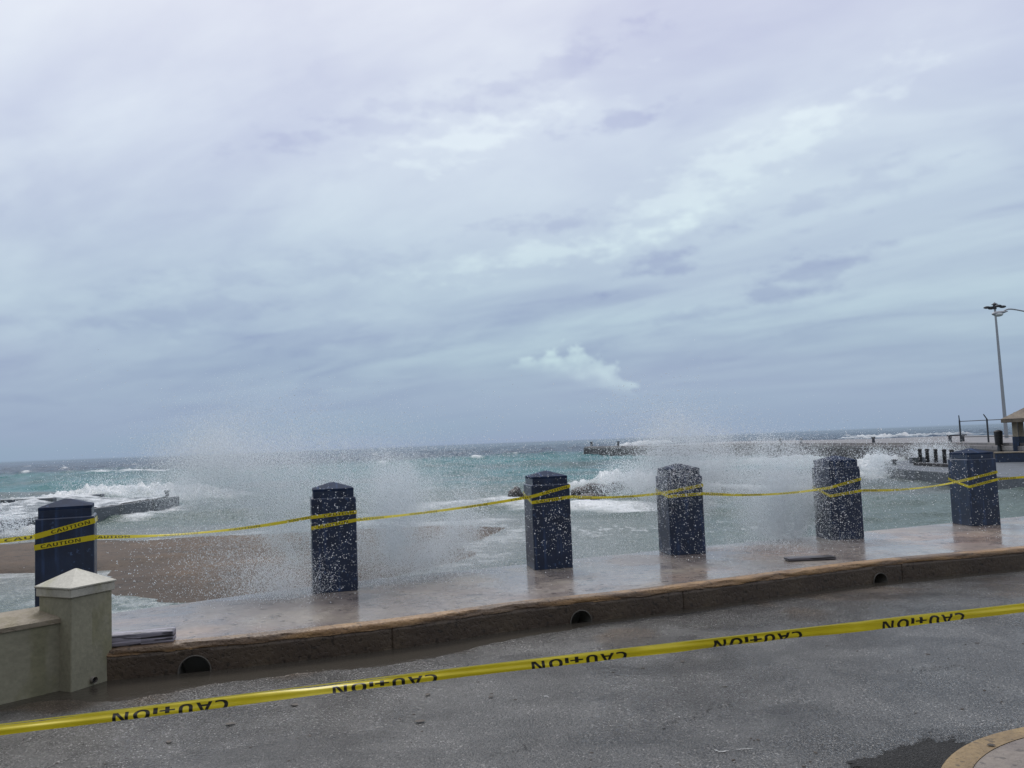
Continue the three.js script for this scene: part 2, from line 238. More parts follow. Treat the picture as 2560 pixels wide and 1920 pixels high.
{ // kerb face with half-round drain openings, then a worn nosing on top of it
  const top = DECK - 0.048, col = [], bottom = (q) => { for (const d of drains) { const e = Math.abs(q - d.s) / d.r; if (e < 1) return 0.015 + d.r * Math.sqrt(1 - e * e); } return -0.05; };
  for (let q = 0; q <= kerbLen; q += 0.1) col.push(q);
  for (const d of drains) { for (let k = 0; k <= 40; k++) col.push(d.s + d.r * Math.cos(k / 40 * Math.PI) * 0.9999); col.push(d.s - d.r * 1.0001, d.s + d.r * 1.0001); }
  const joints = []; for (let q = kerbS(980, 1556) - 12; q < kerbLen; q += 3) if (q > 0 && !drains.some((d) => Math.abs(d.s - q) < 0.2)) { joints.push(q); col.push(q - 0.009, q - 0.005, q, q + 0.005, q + 0.009); }
  col.sort((p, q) => p - q);
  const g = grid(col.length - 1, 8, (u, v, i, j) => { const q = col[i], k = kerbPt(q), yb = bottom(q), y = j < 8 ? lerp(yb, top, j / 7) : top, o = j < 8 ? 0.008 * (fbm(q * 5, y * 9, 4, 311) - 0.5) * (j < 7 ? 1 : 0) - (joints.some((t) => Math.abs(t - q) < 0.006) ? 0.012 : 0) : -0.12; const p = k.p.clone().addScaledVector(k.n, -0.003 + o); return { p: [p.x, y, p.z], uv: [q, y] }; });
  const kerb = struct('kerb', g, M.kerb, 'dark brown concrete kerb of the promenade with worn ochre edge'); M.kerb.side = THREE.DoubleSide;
  const prof = []; for (let k = 0; k <= 12; k++) { const a = k / 12; prof.push(a < 0.3 ? [-0.0, top - 0.004 + (DECK - top - 0.03) * a / 0.3] : a < 0.7 ? [-0.03 + 0.03 * Math.cos((a - 0.3) / 0.4 * Math.PI / 2), DECK - 0.03 + 0.034 * Math.sin((a - 0.3) / 0.4 * Math.PI / 2)] : [-0.03 - (deckNose - 0.03) * (a - 0.7) / 0.3, DECK + 0.004]); }
  const ng = flipUp(grid(1500, 12, (u, v) => {
    const k = kerbPt(u * kerbLen), [o, y] = prof[Math.round(v * 12)], ss = u * kerbLen;
    const chip = sst(0.56, 0.75, fbm(ss * 3.1, v * 2.2, 5, 301)), rough = 0.012 * (fbm(ss * 9, v * 5, 4, 303) - 0.5), in_ = v > 0.95 ? 0 : 0.012 * chip - rough;
    const q = k.p.clone().addScaledVector(k.n, o - in_ * (v < 0.7 ? 1 : 0.3)); const worn = sst(0.40, 0.62, fbm(ss * 1.3 + 20, v * 1.5, 5, 305));
    const c = [lerp(1.05, 0.55, worn), lerp(1.0, 0.58, worn), lerp(0.95, 0.72, worn)].map((x) => x * (1 - 0.3 * chip));
    return { p: [q.x, y - in_ * 0.5 * (v > 0.25 && v < 0.9 ? 1 : 0), q.z], c, uv: [ss, v * 0.2] };
  }));
  M.nosing.side = THREE.DoubleSide; part('kerb_edge', ng, M.nosing, kerb, 'worn ochre painted rounded edge');
  for (const d of drains) {
    const k = kerbPt(d.s), ang = Math.atan2(k.n.x, k.n.z);
    const geo = new THREE.CylinderGeometry(d.r, d.r, 0.32, 28, 1, true).rotateX(Math.PI / 2).translate(0, 0.015, -0.15), rim = new THREE.TorusGeometry(d.r - 0.002, 0.006, 8, 28).translate(0, 0.015, 0.008);
    const end = new THREE.CircleGeometry(d.r, 24).translate(0, 0.015, -0.30);
    const o = thing('drain_pipe', ['round drain opening in the kerb nearest the cream pillar', 'round drain opening in the kerb below the third navy post', 'round drain opening in the kerb below and right of the fifth navy post'][drains.indexOf(d)], 'drain', k.p.clone().setY(0).addScaledVector(k.n, -0.003), ang, 'drain openings along the kerb');
    part('pipe', mergeGeometries([geo, end]), M.pipe, o); part('rim', rim, M.rim, o);
  }
}
{ // road: one sheet from the kerb to far behind the camera
  const g = flipUp(grid(700, 360, (u, v) => {
    const s = u * kerbLen, k = kerbPt(s), w = v * v; const a = k.p.clone().addScaledVector(k.n, 0.03);
    const b = V(lerp(-30, 30, u), 0, 34); const p = a.lerp(b, w); p.y = 0;
    const dk = k.p.distanceTo(V(p.x, DECK, p.z));
    const big = fbm(p.x * 0.35 + 3, p.z * 0.7, 5, 401), mid = fbm(p.x * 2.2, p.z * 3.1, 5, 402);
    let t = 0.95 + 0.45 * (big - 0.5) + 0.22 * (mid - 0.5);
    const silt = sst(0.02, 0.14, fbm(p.x * 1.1, p.z * 1.1, 5, 404) - 0.30 - 0.16 * dk / 0.7), dark = sst(0.60, 0.68, fbm(p.x * 1.7 + 7, p.z * 2.6, 5, 409));
    t *= 1 - 0.38 * dark;
    return { p: [p.x, 0, p.z], c: [t * lerp(1, 0.86, silt), t * lerp(1, 0.70, silt), t * lerp(1, 0.56, silt)] };
  }));
  const road = struct('road', g, M.road, 'wet grey asphalt road with fine aggregate');
  const ribbon = (pix, w, mat, name, seed, wob = 0.16) => {
    const r = rng(seed), base = new THREE.CatmullRomCurve3(pix.map(([x, y]) => G(x, y, 0.004))), n = 90, P = [], I = [];
    for (let i = 0; i <= n; i++) { const q = base.getPoint(i / n), d = base.getTangent(i / n), o = (fbm(i * 0.35, seed, 4, seed) - 0.5) * wob, ww = w * (0.3 + 1.1 * vn(i * 0.6, 1, seed)) * Math.min(1, 6 * i / n, 6 * (1 - i / n)) + 0.0005; for (const e of [-1, 1]) P.push(q.x - d.z * (o + e * ww), 0.004, q.z + d.x * (o + e * ww)); if (i) { const a = 2 * i - 2; I.push(a, a + 1, a + 2, a + 1, a + 3, a + 2); } }
    const b = new THREE.BufferGeometry(); b.setAttribute('position', new THREE.Float32BufferAttribute(P, 3)); b.setIndex(I); b.computeVertexNormals(); flipUp(b); part(name, b, mat, road);
  };
  ribbon([[1200, 1886], [1290, 1876], [1340, 1850], [1360, 1838]], 0.0035, M.crack, 'crack', 11);
  ribbon([[1600, 1824], [1690, 1806], [1780, 1772], [1840, 1748]], 0.004, M.crack, 'crack', 12);
  ribbon([[2210, 1680], [2300, 1672], [2400, 1664], [2450, 1668]], 0.004, M.crack, 'crack', 13);
  ribbon([[2190, 1896], [2240, 1870], [2300, 1854], [2370, 1842], [2420, 1834]], 0.008, M.crack, 'crack', 14);
  ribbon([[2320, 1854], [2330, 1834], [2332, 1814]], 0.006, M.crack, 'crack', 15);
  ribbon([[1786, 1873], [1800, 1879], [1822, 1876]], 0.006, M.paint, 'worn_line', 16, 0.012);
  ribbon([[1838, 1874], [1860, 1872], [1882, 1871]], 0.005, M.paint, 'worn_line', 17, 0.012);
  // ragged tar patch beside the island
  const o = G(2290, 1905, 0), sh = new THREE.Shape(); for (let k = 0; k <= 500; k++) { const a = k / 500 * 6.2832, rr = 1 + 1.5 * (fbm(2 + Math.cos(a) * 2.6, 2 + Math.sin(a) * 2.6, 7, 444, 0, 0.68) - 0.5); const x = Math.cos(a) * 0.40 * rr, y = Math.sin(a) * 0.20 * rr; k ? sh.lineTo(x, y) : sh.moveTo(x, y); }
  const tg = new THREE.ShapeGeometry(sh).rotateX(-Math.PI / 2).rotateY(0.5).translate(o.x, 0.0045, o.z); part('tar_patch', worldUV(tg), M.tar, road, 'dark ragged tar patch');
}
{ // murky water standing in the gutter along the kerb
  const g = flipUp(grid(900, 14, (u, v) => {
    const q = lerp(4, kerbLen - 6, u), k = kerbPt(q), px = (k.p.x + 4) / 5, w = Math.max(0.05, lerp(0.52, 0.12, sst(-3.6, 2.0, k.p.x)) * (0.35 + 1.5 * fbm(q * 0.9, 3, 5, 451, 0, 0.6)) + 0.03 * (fbm(q * 14, 8, 3, 453) - 0.5));
    const p = k.p.clone().addScaledVector(k.n, -0.004 + w * v); return { p: [p.x, 0.0065 - 0.009 * v ** 5, p.z] };
  }));
  struct('gutter_water', g, M.murk, 'murky brown water standing in the gutter along the kerb');
}
{ // rounded traffic island, lower right
  const a = G(2345, 1920, 0.12), b = G(2425, 1850, 0.12), c = G(2560, 1812, 0.12);
  const d = 2 * (a.x * (b.z - c.z) + b.x * (c.z - a.z) + c.x * (a.z - b.z)), q = (p) => p.x * p.x + p.z * p.z;
  const ux = (q(a) * (b.z - c.z) + q(b) * (c.z - a.z) + q(c) * (a.z - b.z)) / d, uz = (q(a) * (c.x - b.x) + q(b) * (a.x - c.x) + q(c) * (b.x - a.x)) / d, r = Math.hypot(a.x - ux, a.z - uz);
  const band = 0.135, prof = [[r, -0.02], [r, 0.095], [r - 0.008, 0.112], [r - 0.025, 0.12], [r - band, 0.121]];
  const ring = new THREE.LatheGeometry(prof.map(([x, y]) => new THREE.Vector2(x, y)), 96).translate(ux, 0, uz);
  const is = struct('traffic_island', worldUV(ring), M.ochre, 'rounded concrete island kerb with worn ochre edge, lower right'); M.ochre.side = THREE.DoubleSide;
  part('island_top', worldUV(new THREE.CylinderGeometry(r - band - 0.001, r - band - 0.001, 0.2, 96).translate(ux, 0.0185, uz)), M.island, is, 'grey concrete surface inside the ochre edge');
}

// ---------------------------------------------------------------- sea
const chain = (pix, y = SEA) => pix.map(([x, q]) => { const p = G(x, q, y); return [p.x, p.z]; });
const surf = [                                     // breaking foam: path, width m, height m, density
  { p: chain([[150, 1252], [250, 1240], [340, 1234], [450, 1233], [520, 1240]]), w: 3.4, h: 0.85, a: 1.0 },
  { p: chain([[-40, 1342], [30, 1330], [70, 1318]]), w: 1.6, h: 0.35, a: 0.9 },
  { p: chain([[340, 1291], [400, 1277], [460, 1262]]), w: 0.9, h: 0.1, a: 0.9 },
  { p: chain([[1130, 1262], [1240, 1252], [1340, 1255], [1460, 1262], [1640, 1264]]), w: 2.1, h: 0.12, a: 1.05 },
  { p: chain([[1240, 1240], [1320, 1232], [1420, 1234]]), w: 1.6, h: 0.15, a: 0.8 },
  { p: chain([[1500, 1212], [1560, 1208], [1620, 1210], [1680, 1216]]), w: 2.8, h: 0.95, a: 1.1 },
  { p: chain([[1760, 1215], [1860, 1216], [1990, 1214]]), w: 1.6, h: 0.1, a: 0.8 },
  { p: chain([[1740, 1162], [1850, 1160], [1960, 1152], [2080, 1158]]), w: 5, h: 0.6, a: 0.62 },
  { p: chain([[2120, 1190], [2160, 1184], [2200, 1172]]), w: 2.4, h: 0.9, a: 1.0 },
  { p: chain([[2180, 1160], [2270, 1153], [2380, 1150]]), w: 3.0, h: 0.6, a: 0.95 },
  { p: chain([[2140, 1096], [2210, 1094], [2260, 1092]]), w: 7, h: 1.5, a: 0.8 },
  { p: chain([[2280, 1090], [2350, 1088], [2400, 1087]]), w: 8, h: 1.0, a: 0.6 },
  { p: chain([[1570, 1116], [1610, 1112], [1660, 1108]]), w: 6, h: 1.8, a: 0.9 },
  { p: chain([[320, 1178], [370, 1177], [420, 1176]]), w: 3.5, h: 0.4, a: 0.9 },
  { p: chain([[225, 1181], [245, 1180], [262, 1177]]), w: 2.6, h: 0.3, a: 0.9 },
  { p: chain([[50, 1252], [80, 1247], [110, 1246]]), w: 2, h: 0.3, a: 0.8 },
  { p: chain([[1230, 1300], [1130, 1310], [1000, 1312], [860, 1305]]), w: 1.2, h: 0.03, a: 0.55 },
  { p: chain([[0, 1428], [40, 1424], [80, 1420]]), w: 0.7, h: 0.03, a: 0.7 },
  { p: chain([[330, 1440], [440, 1446], [560, 1440]]), w: 0.9, h: 0.02, a: 0.35 },
];
const segD = (x, z, p) => { let b = 1e9; for (let i = 1; i < p.length; i++) { const [ax, az] = p[i - 1], [bx, bz] = p[i], dx = bx - ax, dz = bz - az, t = clamp(((x - ax) * dx + (z - az) * dz) / (dx * dx + dz * dz)); b = Math.min(b, Math.hypot(x - ax - t * dx, z - az - t * dz)); } return b; };
const waves = (() => { const r = rng(99), o = []; for (let i = 0; i < 34; i++) { const L = 1.1 * Math.pow(26, i / 33) * (0.85 + 0.3 * r()), a = (r() - 0.5) * 1.5 + 0.3, k = 2 * Math.PI / L; o.push({ L, kx: k * Math.sin(a), kz: k * Math.cos(a), A: 0.0105 * Math.pow(L, 0.9), ph: r() * 6.283 }); } return o; })();
function seaAt(x, z, spacing) {
  const d = Math.hypot(x, z), amp = 0.26 + 0.24 * sst(18, 45, d) + 0.50 * sst(50, 160, d);
  let h = 0, hi = 0;
  for (const w of waves) { if (w.L < spacing * 2.2) continue; const s = Math.sin(w.kx * x + w.kz * z + w.ph), c = 1 - Math.abs(s); h += w.A * (1.3 * c * c - 0.38); if (w.L > 3) hi += w.A * (1.3 * c * c - 0.38); }
  const beach = beachShield(x, z); h *= amp * beach;
  let foam = 0, heap = 0;
  for (const q of surf) { const dd = segD(x, z, q.p); if (dd < q.w * 1.8) { const n = fbm(x * 0.9 / Math.sqrt(q.w), z * 1.5 / Math.sqrt(q.w), 5, 501, 0, 0.6) - 0.5, g = sst(1.25, 0.15, dd / q.w + n * 1.7); const k = 1 / Math.sqrt(q.w * 0.5), f2 = fbm(x * 2.3 * k, z * 2.9 * k, 5, 515, 0, 0.62) - 0.5; foam = Math.max(foam, 0) ; const gg = g * q.a * clamp(0.86 + 1.5 * f2); if (gg > foam) foam = gg; heap = Math.max(heap, q.h * sst(1.1, 0, dd / q.w + n * 0.9) * Math.max(0.1, 0.72 + 1.1 * n + 1.3 * f2)); } }
  const crest = sst(0.36, 0.60, hi * sst(40, 140, d) + 0.5 * (fbm(x * 0.035 + 5, z * 0.06, 4, 505) - 0.62)) * sst(0.42, 0.6, fbm(x * 0.25, z * 0.5, 4, 507));
  foam = Math.max(foam, 0.95 * crest);
  { const bb = barAt(x, z); if (bb > 0.2 && bb < 0.97) foam = Math.max(foam, 0.3 * sst(0.30, 0.52, bb + 0.35 * (fbm(x * 0.8, z * 1.4, 4, 519) - 0.5)) * sst(0.95, 0.62, bb) * sst(0.40, 0.60, fbm(x * 1.6, z * 2.4, 6, 517, 0, 0.66))); }
  const lace = 1 - Math.abs(2 * fbm(x * 0.9 + 2 * fbm(x * 0.5, z * 0.5, 2, 511), z * 1.6, 5, 509, 0, 0.6) - 1);
  foam = Math.max(foam, 0.5 * sst(0.92, 0.99, lace) * sst(0.52, 0.68, fbm(x * 0.12 + 3, z * 0.2, 3, 513)) * sst(90, 30, d) * sst(15, 24, d));
  return { h: h + heap, foam: clamp(foam), lace };
}
// sand bar in the shallow water left of the third post
const bar = chain([[-700, 1420], [0, 1392], [300, 1384], [600, 1362], [820, 1352], [960, 1346]]), bar2 = chain([[620, 1425], [800, 1408], [900, 1396]]);
function barAt(x, z) { const n = fbm(x * 0.2, z * 0.32, 3, 601) - 0.5; const dd = Math.min(segD(x, z, bar), segD(x, z, bar2)); return sst(7.2, 1.2, dd + 3.2 * n); }
function beachShield(x, z) { return 1 - 0.93 * sst(12, 5, Math.min(segD(x, z, bar), segD(x, z, bar2))); }
{
  const nA = 860, nR = 800, r0 = 6.5, r1 = 7000;
  const ang = []; for (let i = 0; i <= nA; i++) { const t = i / nA * 2 - 1; ang.push(Math.sign(t) * (Math.abs(t) < 0.84 ? Math.abs(t) / 0.84 * 0.66 : 0.66 + (Math.abs(t) - 0.84) / 0.16 * 0.9)); }
  const g = grid(nA, nR, (u, v, i, j) => {
    const r = r0 * Math.pow(r1 / r0, v), dr = r * (Math.pow(r1 / r0, 1 / nR) - 1), x = r * Math.sin(ang[i]), z = -r * Math.cos(ang[i]);
    const s = seaAt(x, z, dr * 1.4); const d = -z;
    const n = fbm(x * 0.02 + 5, z * 0.03, 4, 521) - 0.5, n2 = fbm(x * 0.10, z * 0.22, 4, 523) - 0.5;
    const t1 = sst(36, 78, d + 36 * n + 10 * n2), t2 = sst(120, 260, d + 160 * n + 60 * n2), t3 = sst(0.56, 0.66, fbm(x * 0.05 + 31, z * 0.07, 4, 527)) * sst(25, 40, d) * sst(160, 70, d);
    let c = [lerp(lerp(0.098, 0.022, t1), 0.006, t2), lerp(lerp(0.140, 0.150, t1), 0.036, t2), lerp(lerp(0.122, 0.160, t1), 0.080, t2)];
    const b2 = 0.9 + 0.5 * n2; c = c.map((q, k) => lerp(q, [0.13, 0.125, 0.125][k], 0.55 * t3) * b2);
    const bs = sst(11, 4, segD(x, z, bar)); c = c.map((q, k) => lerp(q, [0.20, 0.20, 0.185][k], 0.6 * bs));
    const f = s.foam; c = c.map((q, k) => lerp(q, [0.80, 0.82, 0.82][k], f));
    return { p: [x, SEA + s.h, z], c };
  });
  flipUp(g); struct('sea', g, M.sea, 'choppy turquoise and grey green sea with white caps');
}
{ // wet brown sand bar
  const g = flipUp(grid(420, 200, (u, v) => {
    const x = lerp(-46, 6, u), z = lerp(-9, -36, v), b = barAt(x, z), n = fbm(x * 0.5, z * 0.9, 5, 611), m = fbm(x * 2.2, z * 3, 4, 613);
    const t = (0.86 + 0.5 * (n - 0.5) + 0.3 * (m - 0.5)) * lerp(0.70, 1.0, sst(0.80, 0.98, b + 0.25 * (fbm(x * 0.3, z * 1.5, 4, 621) - 0.5))), deb = sst(0.68, 0.74, fbm(x * 1.3, z * 3.2, 5, 617));
    return { p: [x, SEA - 0.34 + 0.50 * b + 0.05 * (n - 0.5) + 0.015 * (m - 0.5), z], c: [0.138 * t, 0.084 * t, 0.044 * t].map((q) => q * (1 - 0.35 * deb)) };
  }));
  struct('sand', g, M.sand, 'wet brown sand bar in the shallow water behind the promenade');
}

// ---------------------------------------------------------------- jetties, quay, rocks
function jettyBlock(name, label, top, mat, y0, y1, group) { const t = thing(name, label, 'jetty', V(0, 0, 0), 0, group); part('deck_slab', slab(top, y0, y1, 0.05), mat, t); return t; }
const JT = SEA + 0.50;
{
  const n0 = G(10, 1304, JT), n1 = G(448, 1240, JT), across = V(-(n1.z - n0.z), 0, n1.x - n0.x).normalize(); if (across.x > 0) across.negate();
  const w = 4.6, a = n0.clone().addScaledVector(n1.clone().sub(n0).normalize(), -3), outline = [[a.x, a.z], [n1.x, n1.z], [n1.x + across.x * w, n1.z + across.z * w], [a.x + across.x * w, a.z + across.z * w]];
  const t = jettyBlock('concrete_jetty', 'grey concrete jetty awash with foam beside the leftmost navy post', outline, M.jetty, SEA - 1.2, JT);
  const L = Math.hypot(n1.x - a.x, n1.z - a.z), mid = [(a.x + n1.x) / 2 + across.x * (w - 0.2), (a.z + n1.z) / 2 + across.z * (w - 0.2)];
  part('upstand', box(0.35, 0.34, L, 0, 0, 0, 0.03).rotateY(Math.atan2(n1.x - a.x, n1.z - a.z)).translate(mid[0], JT + 0.12, mid[1]), M.jetty, t);
  { const e0 = G(-60, 1274, JT), e1 = G(137, 1266, JT), dd = e1.clone().sub(e0); part('parapet', box(dd.length(), 0.42, 0.4, 0, 0, 0, 0.03).rotateY(-Math.atan2(dd.z, dd.x)).translate((e0.x + e1.x) / 2, JT + 0.208, (e0.z + e1.z) / 2), M.jetty, t); }
  const bp = G(433, 1240, JT).addScaledVector(across, 0.35);
  part('mooring_post', new THREE.LatheGeometry([[0, 0], [0.12, 0], [0.1, 0.05], [0.1, 0.22], [0.16, 0.25], [0.16, 0.32], [0, 0.34]].map(([x, y]) => new THREE.Vector2(x, y)), 14).translate(bp.x, JT, bp.z), M.darkmetal, t);
  // foam washing over the jetty
  const g = flipUp(grid(260, 50, (u, v) => { const l = L * (u * 1.0), p = a.clone().addScaledVector(n1.clone().sub(a).normalize(), l).addScaledVector(across, 0.12 + (w - 0.3) * v); const n = fbm(p.x * 1.4, p.z * 0.8, 5, 701) - 0.5; const e = Math.min(1, u * 12, (1 - u) * 9) ; return { p: [p.x, JT + 0.004 + e * Math.max(0, (0.02 + 0.10 * v + 0.30 * v * v * v + 0.22 * n)), p.z], c: (() => { const st = sst(0.34, 0.62, fbm(p.x * 3.2 + 3 * n, p.z * 0.55, 5, 705, 0, 0.6)); return [lerp(0.22, 0.72, st), lerp(0.25, 0.75, st), lerp(0.27, 0.76, st)]; })() }; }));
  const f = single('wave_foam', 'white foam washing over the grey jetty behind the leftmost post', 'foam', g, M.foam); f.userData.kind = 'stuff';
}
{
  const top = [[2203, 1163], [2260, 1173], [2384, 1182], [2490, 1190], [2560, 1194], [2800, 1214]].map(([x, y]) => { const p = G(x, y, JT); return [p.x, p.z]; });
  const back = [[2900, 1150], [2560, 1146], [2380, 1147], [2241, 1152]].map(([x, y]) => { const p = G(x, y, JT); return [p.x, p.z]; });
  const t = jettyBlock('concrete_landing', 'low dark concrete landing stage behind the rightmost navy post', [...top, ...back], M.jetty, SEA - 1.2, JT); t.userData.category = 'landing stage';
  for (const [x, y] of [[2219, 1162], [2236, 1161]]) { const p = G(x, y + 1, JT); part('mooring_post', new THREE.LatheGeometry([[0, 0], [0.17, 0], [0.13, 0.06], [0.13, 0.2], [0.22, 0.25], [0.22, 0.33], [0, 0.36]].map(([a, b]) => new THREE.Vector2(a, b)), 14).scale(1, x > 2230 ? 1 : 0.6, 1).translate(p.x, JT, p.z), M.darkmetal, t); }
  const a = G(2290, 1163, JT), b = G(2440, 1171, JT), d = b.clone().sub(a); part('edge_beam', box(d.length(), 0.16, 0.3, 0, 0, 0, 0.02).rotateY(-Math.atan2(d.z, d.x)).translate((a.x + b.x) / 2, JT + 0.082, (a.z + b.z) / 2), M.darkwood, t);
  const q = G(2295, 1157, JT); part('wall_stub', box(0.9, 0.34, 0.4, q.x, JT + 0.172, q.z, 0.03), M.jetty, t);
  [[2302, 1161], [2320, 1162], [2341, 1163], [2363, 1165], [2382, 1167]].forEach(([x, y], i) => {
    const p = G(x, y, JT), pl = thing('timber_pile', ['leftmost dark pile, beside the low wall stub', 'second dark pile from the left', 'third dark pile, middle of the row of five', 'fourth dark pile, just left of the rightmost pile', 'fifth dark pile, right against the rightmost navy post'][i] + ' on the landing stage', 'pile', V(p.x, JT + 0.15, p.z), i * 0.3, 'piles on the landing stage');
    part('shaft', new THREE.LatheGeometry([[0, 0], [0.10, 0], [0.105, 0.4], [0.095, 0.66], [0.12, 0.67], [0.12, 0.76], [0.08, 0.79], [0, 0.79]].map(([a2, b2]) => new THREE.Vector2(a2, b2)), 14), M.darkwood, pl);
    part('collar', new THREE.TorusGeometry(0.11, 0.018, 8, 16).rotateX(Math.PI / 2).translate(0, 0.12, 0), M.darkmetal, pl);
  });
}
const QT = SEA + 1.35;
{
  const f = [[1459, 1119], [1650, 1117], [1840, 1112], [2165, 1112.5], [2400, 1112.5], [2700, 1118]].map(([x, y]) => { const p = G(x, y, QT); return [p.x, p.z]; });
  const b = [[2700, 1084], [2400, 1089], [2165, 1097.5], [1840, 1103.5], [1640, 1112], [1470, 1116.2]].map(([x, y]) => { const p = G(x, y, QT); return [p.x, p.z]; });
  const t = thing('quay', 'long grey concrete quay on the horizon side, running to the right', 'quay');
  part('quay_wall', slab([...f, ...b], SEA - 2, QT - 0.25, 0.06), M.quay, t);
  const ctr = [f.reduce((s, p) => s + p[0], 0) / f.length, f.reduce((s, p) => s + p[1], 0) / f.length];
  part('quay_top', slab([...f, ...b].map(([x, z]) => [x, z]), QT - 0.245, QT, 0.05), M.quaytop, t, 'pale wet top surface');
  for (let i = 0; i < f.length - 1; i++) { const [ax, az] = f[i], [bx, bz] = f[i + 1], L = Math.hypot(bx - ax, bz - az); part('edge_kerb', box(L - 0.1, 0.18, 0.3, 0, 0, 0, 0.02).rotateY(-Math.atan2(bz - az, bx - ax)).translate((ax + bx) / 2 + 0.35, QT + 0.09, (az + bz) / 2 - 0.3), M.quaytop, t); }
  const spots = [[1479, 1116, 'at the far left tip of the quay'], [1546, 1115, 'second from the left tip of the quay'], [1952, 1108, 'on the quay between the fourth and fifth navy posts'], [2003, 1108, 'on the quay just left of the fifth navy post'], [2184, 1107, 'on the quay between the fifth and sixth navy posts']];
  for (const [x, y, w] of spots) { const p = G(x, y, QT), s = 0.72 * Math.max(0.8, -p.z / 130), m = thing('mooring_bollard', 'small dark mooring bollard ' + w, 'bollard', V(p.x, QT, p.z), 0, 'mooring bollards on the quay'); part('stem', new THREE.CylinderGeometry(0.2, 0.28, 0.75, 12).translate(0, 0.375, 0).scale(s, s, s), M.darkmetal, m); part('head', new THREE.CylinderGeometry(0.36, 0.26, 0.26, 12).translate(0, 0.86, 0).scale(s, s, s), M.darkmetal, m); }
  // chain-link fence frame
  const p1 = G(2403, 1111, QT), p2 = G(2472, 1111, QT), p3 = p2.clone().add(p2.clone().sub(p1)), fe = thing('fence', 'wire fence of thin dark posts and rails on the quay near the shelter', 'fence');
  for (const p of [p1, p2, p3]) { const hgt = 1.75; part('post', mergeGeometries([new THREE.CylinderGeometry(0.06, 0.06, hgt, 8).translate(p.x, QT + hgt / 2, p.z), new THREE.CylinderGeometry(0.035, 0.045, 0.42, 8).rotateZ(p === p1 ? 0.05 : 0.55).translate(p.x - (p === p1 ? 0.01 : 0.1), QT + hgt + 0.17, p.z)]), M.darkmetal, fe); }
  for (const y of [0.1, 0.55, 1.68]) part('rail', tube([p1.clone().setY(QT + y), p2.clone().setY(QT + y), p3.clone().setY(QT + y)], 0.028, 20, 6), M.darkmetal, fe);
  const bp = G(2393, 1104, QT), be = thing('bench', 'small dark bench left of the fence post on the quay', 'bench', V(bp.x, QT, bp.z)); part('seat', box(1.5, 0.12, 0.5, 0, 0.55, 0, 0.02), M.darkmetal, be); for (const s of [-0.6, 0.5]) part('leg', box(0.1, 0.49, 0.4, s, 0.245, 0, 0.01), M.darkmetal, be);
}
function rockGeo(seed, sx, sy, sz) {
  const g = new THREE.IcosahedronGeometry(1, 5), p = g.attributes.position;
  for (let i = 0; i < p.count; i++) { const v = V(p.getX(i), p.getY(i), p.getZ(i)); const n = fbm(v.x * 1.4 + seed, v.y * 1.4 + v.z * 1.1, 5, 801 + seed, 0, 0.55) + 0.5 * fbm(v.z * 2 + seed, v.x * 2 - v.y, 4, 811) - 0.75; v.multiplyScalar(1 + 0.75 * n); p.setXYZ(i, v.x * sx, v.y * sy, v.z * sz); }
  g.computeVertexNormals(); return worldUV(toCreasedNormals(mergeVertices(g.deleteAttribute('uv') ?? g), 0.9));
}
[[1292, 1243, 0.42, 0.42, 'dark rock just left of the third navy post'], [1452, 1236, 0.55, 0.35, 'low dark rock just right of the third navy post'], [1492, 1232, 0.75, 0.50, 'largest dark rock in the surf between the third and fourth posts'], [1478, 1246, 0.6, 0.22, 'flat dark rock below the largest rock, near the tape'], [1545, 1222, 0.62, 0.42, 'dark rock at the right end of the rock group, before the breaker']].forEach(([x, y, w, h, l], i) => {
  const p = G(x, y, SEA); const m = single('rock', l, 'rock', rockGeo(i * 7 + 3, w, h, w * 0.8), M.rock, 'rocks in the surf'); m.position.set(p.x, SEA + 0.05, p.z);
});

// ---------------------------------------------------------------- shelter, masts at the right
{
  const c0 = G(2538, 1152, JT); const o = thing('shelter', 'open shelter with tan hipped roof on cream and navy columns, right edge', 'shelter', V(32.5, JT, -51), -0.53);
  const col = (x, z) => { part('column', box(0.29, 0.95, 0.29, x, 1.85, z, 0.015), M.column, o); part('column_base', box(0.34, 1.42, 0.34, x, 0.71, z, 0.015), M.navy, o); };
  for (const [x, z] of [[-1.75, 1.0], [-1.42, 0.6], [1.75, 1.0], [1.75, -1.6]]) col(x, z);
  const rf = new THREE.CylinderGeometry(0.12, 3.3, 1.2, 4, 1).rotateY(Math.PI / 4).scale(1.05, 1, 0.95).translate(0, 3.115, -0.3); part('roof', worldUV(rf.toNonIndexed()), M.tan, o); part('fascia', box(4.9, 0.22, 4.4, 0, 2.40, -0.3, 0.02), M.tan, o);
  const w = thing('low_wall', 'navy low wall with tan coping in front of the shelter columns', 'wall', V(29.9, JT, -48), -0.53); part('wall_panel', box(5, 0.52, 0.24, 0.35, 0.26, 0, 0.015), M.navy, w); part('coping', box(5.1, 0.08, 0.36, 0.35, 0.562, 0, 0.02), M.column, w);
  const sg = thing('bin', 'dark upright bin beside the shelter columns', 'bin', V(c0.x + 0.85, JT + 0.25, c0.z - 3)); part('body', new THREE.CylinderGeometry(0.25, 0.22, 0.8, 16).translate(0, 1.05, 0), M.darkwood, sg); part('stand', new THREE.CylinderGeometry(0.1, 0.2, 0.9, 12).translate(0, 0.2, 0), M.darkmetal, sg); part('lid', new THREE.SphereGeometry(0.26, 16, 8, 0, 6.3, 0, 1.6).scale(1, 0.6, 1).translate(0, 1.45, 0), M.darkwood, sg);
}
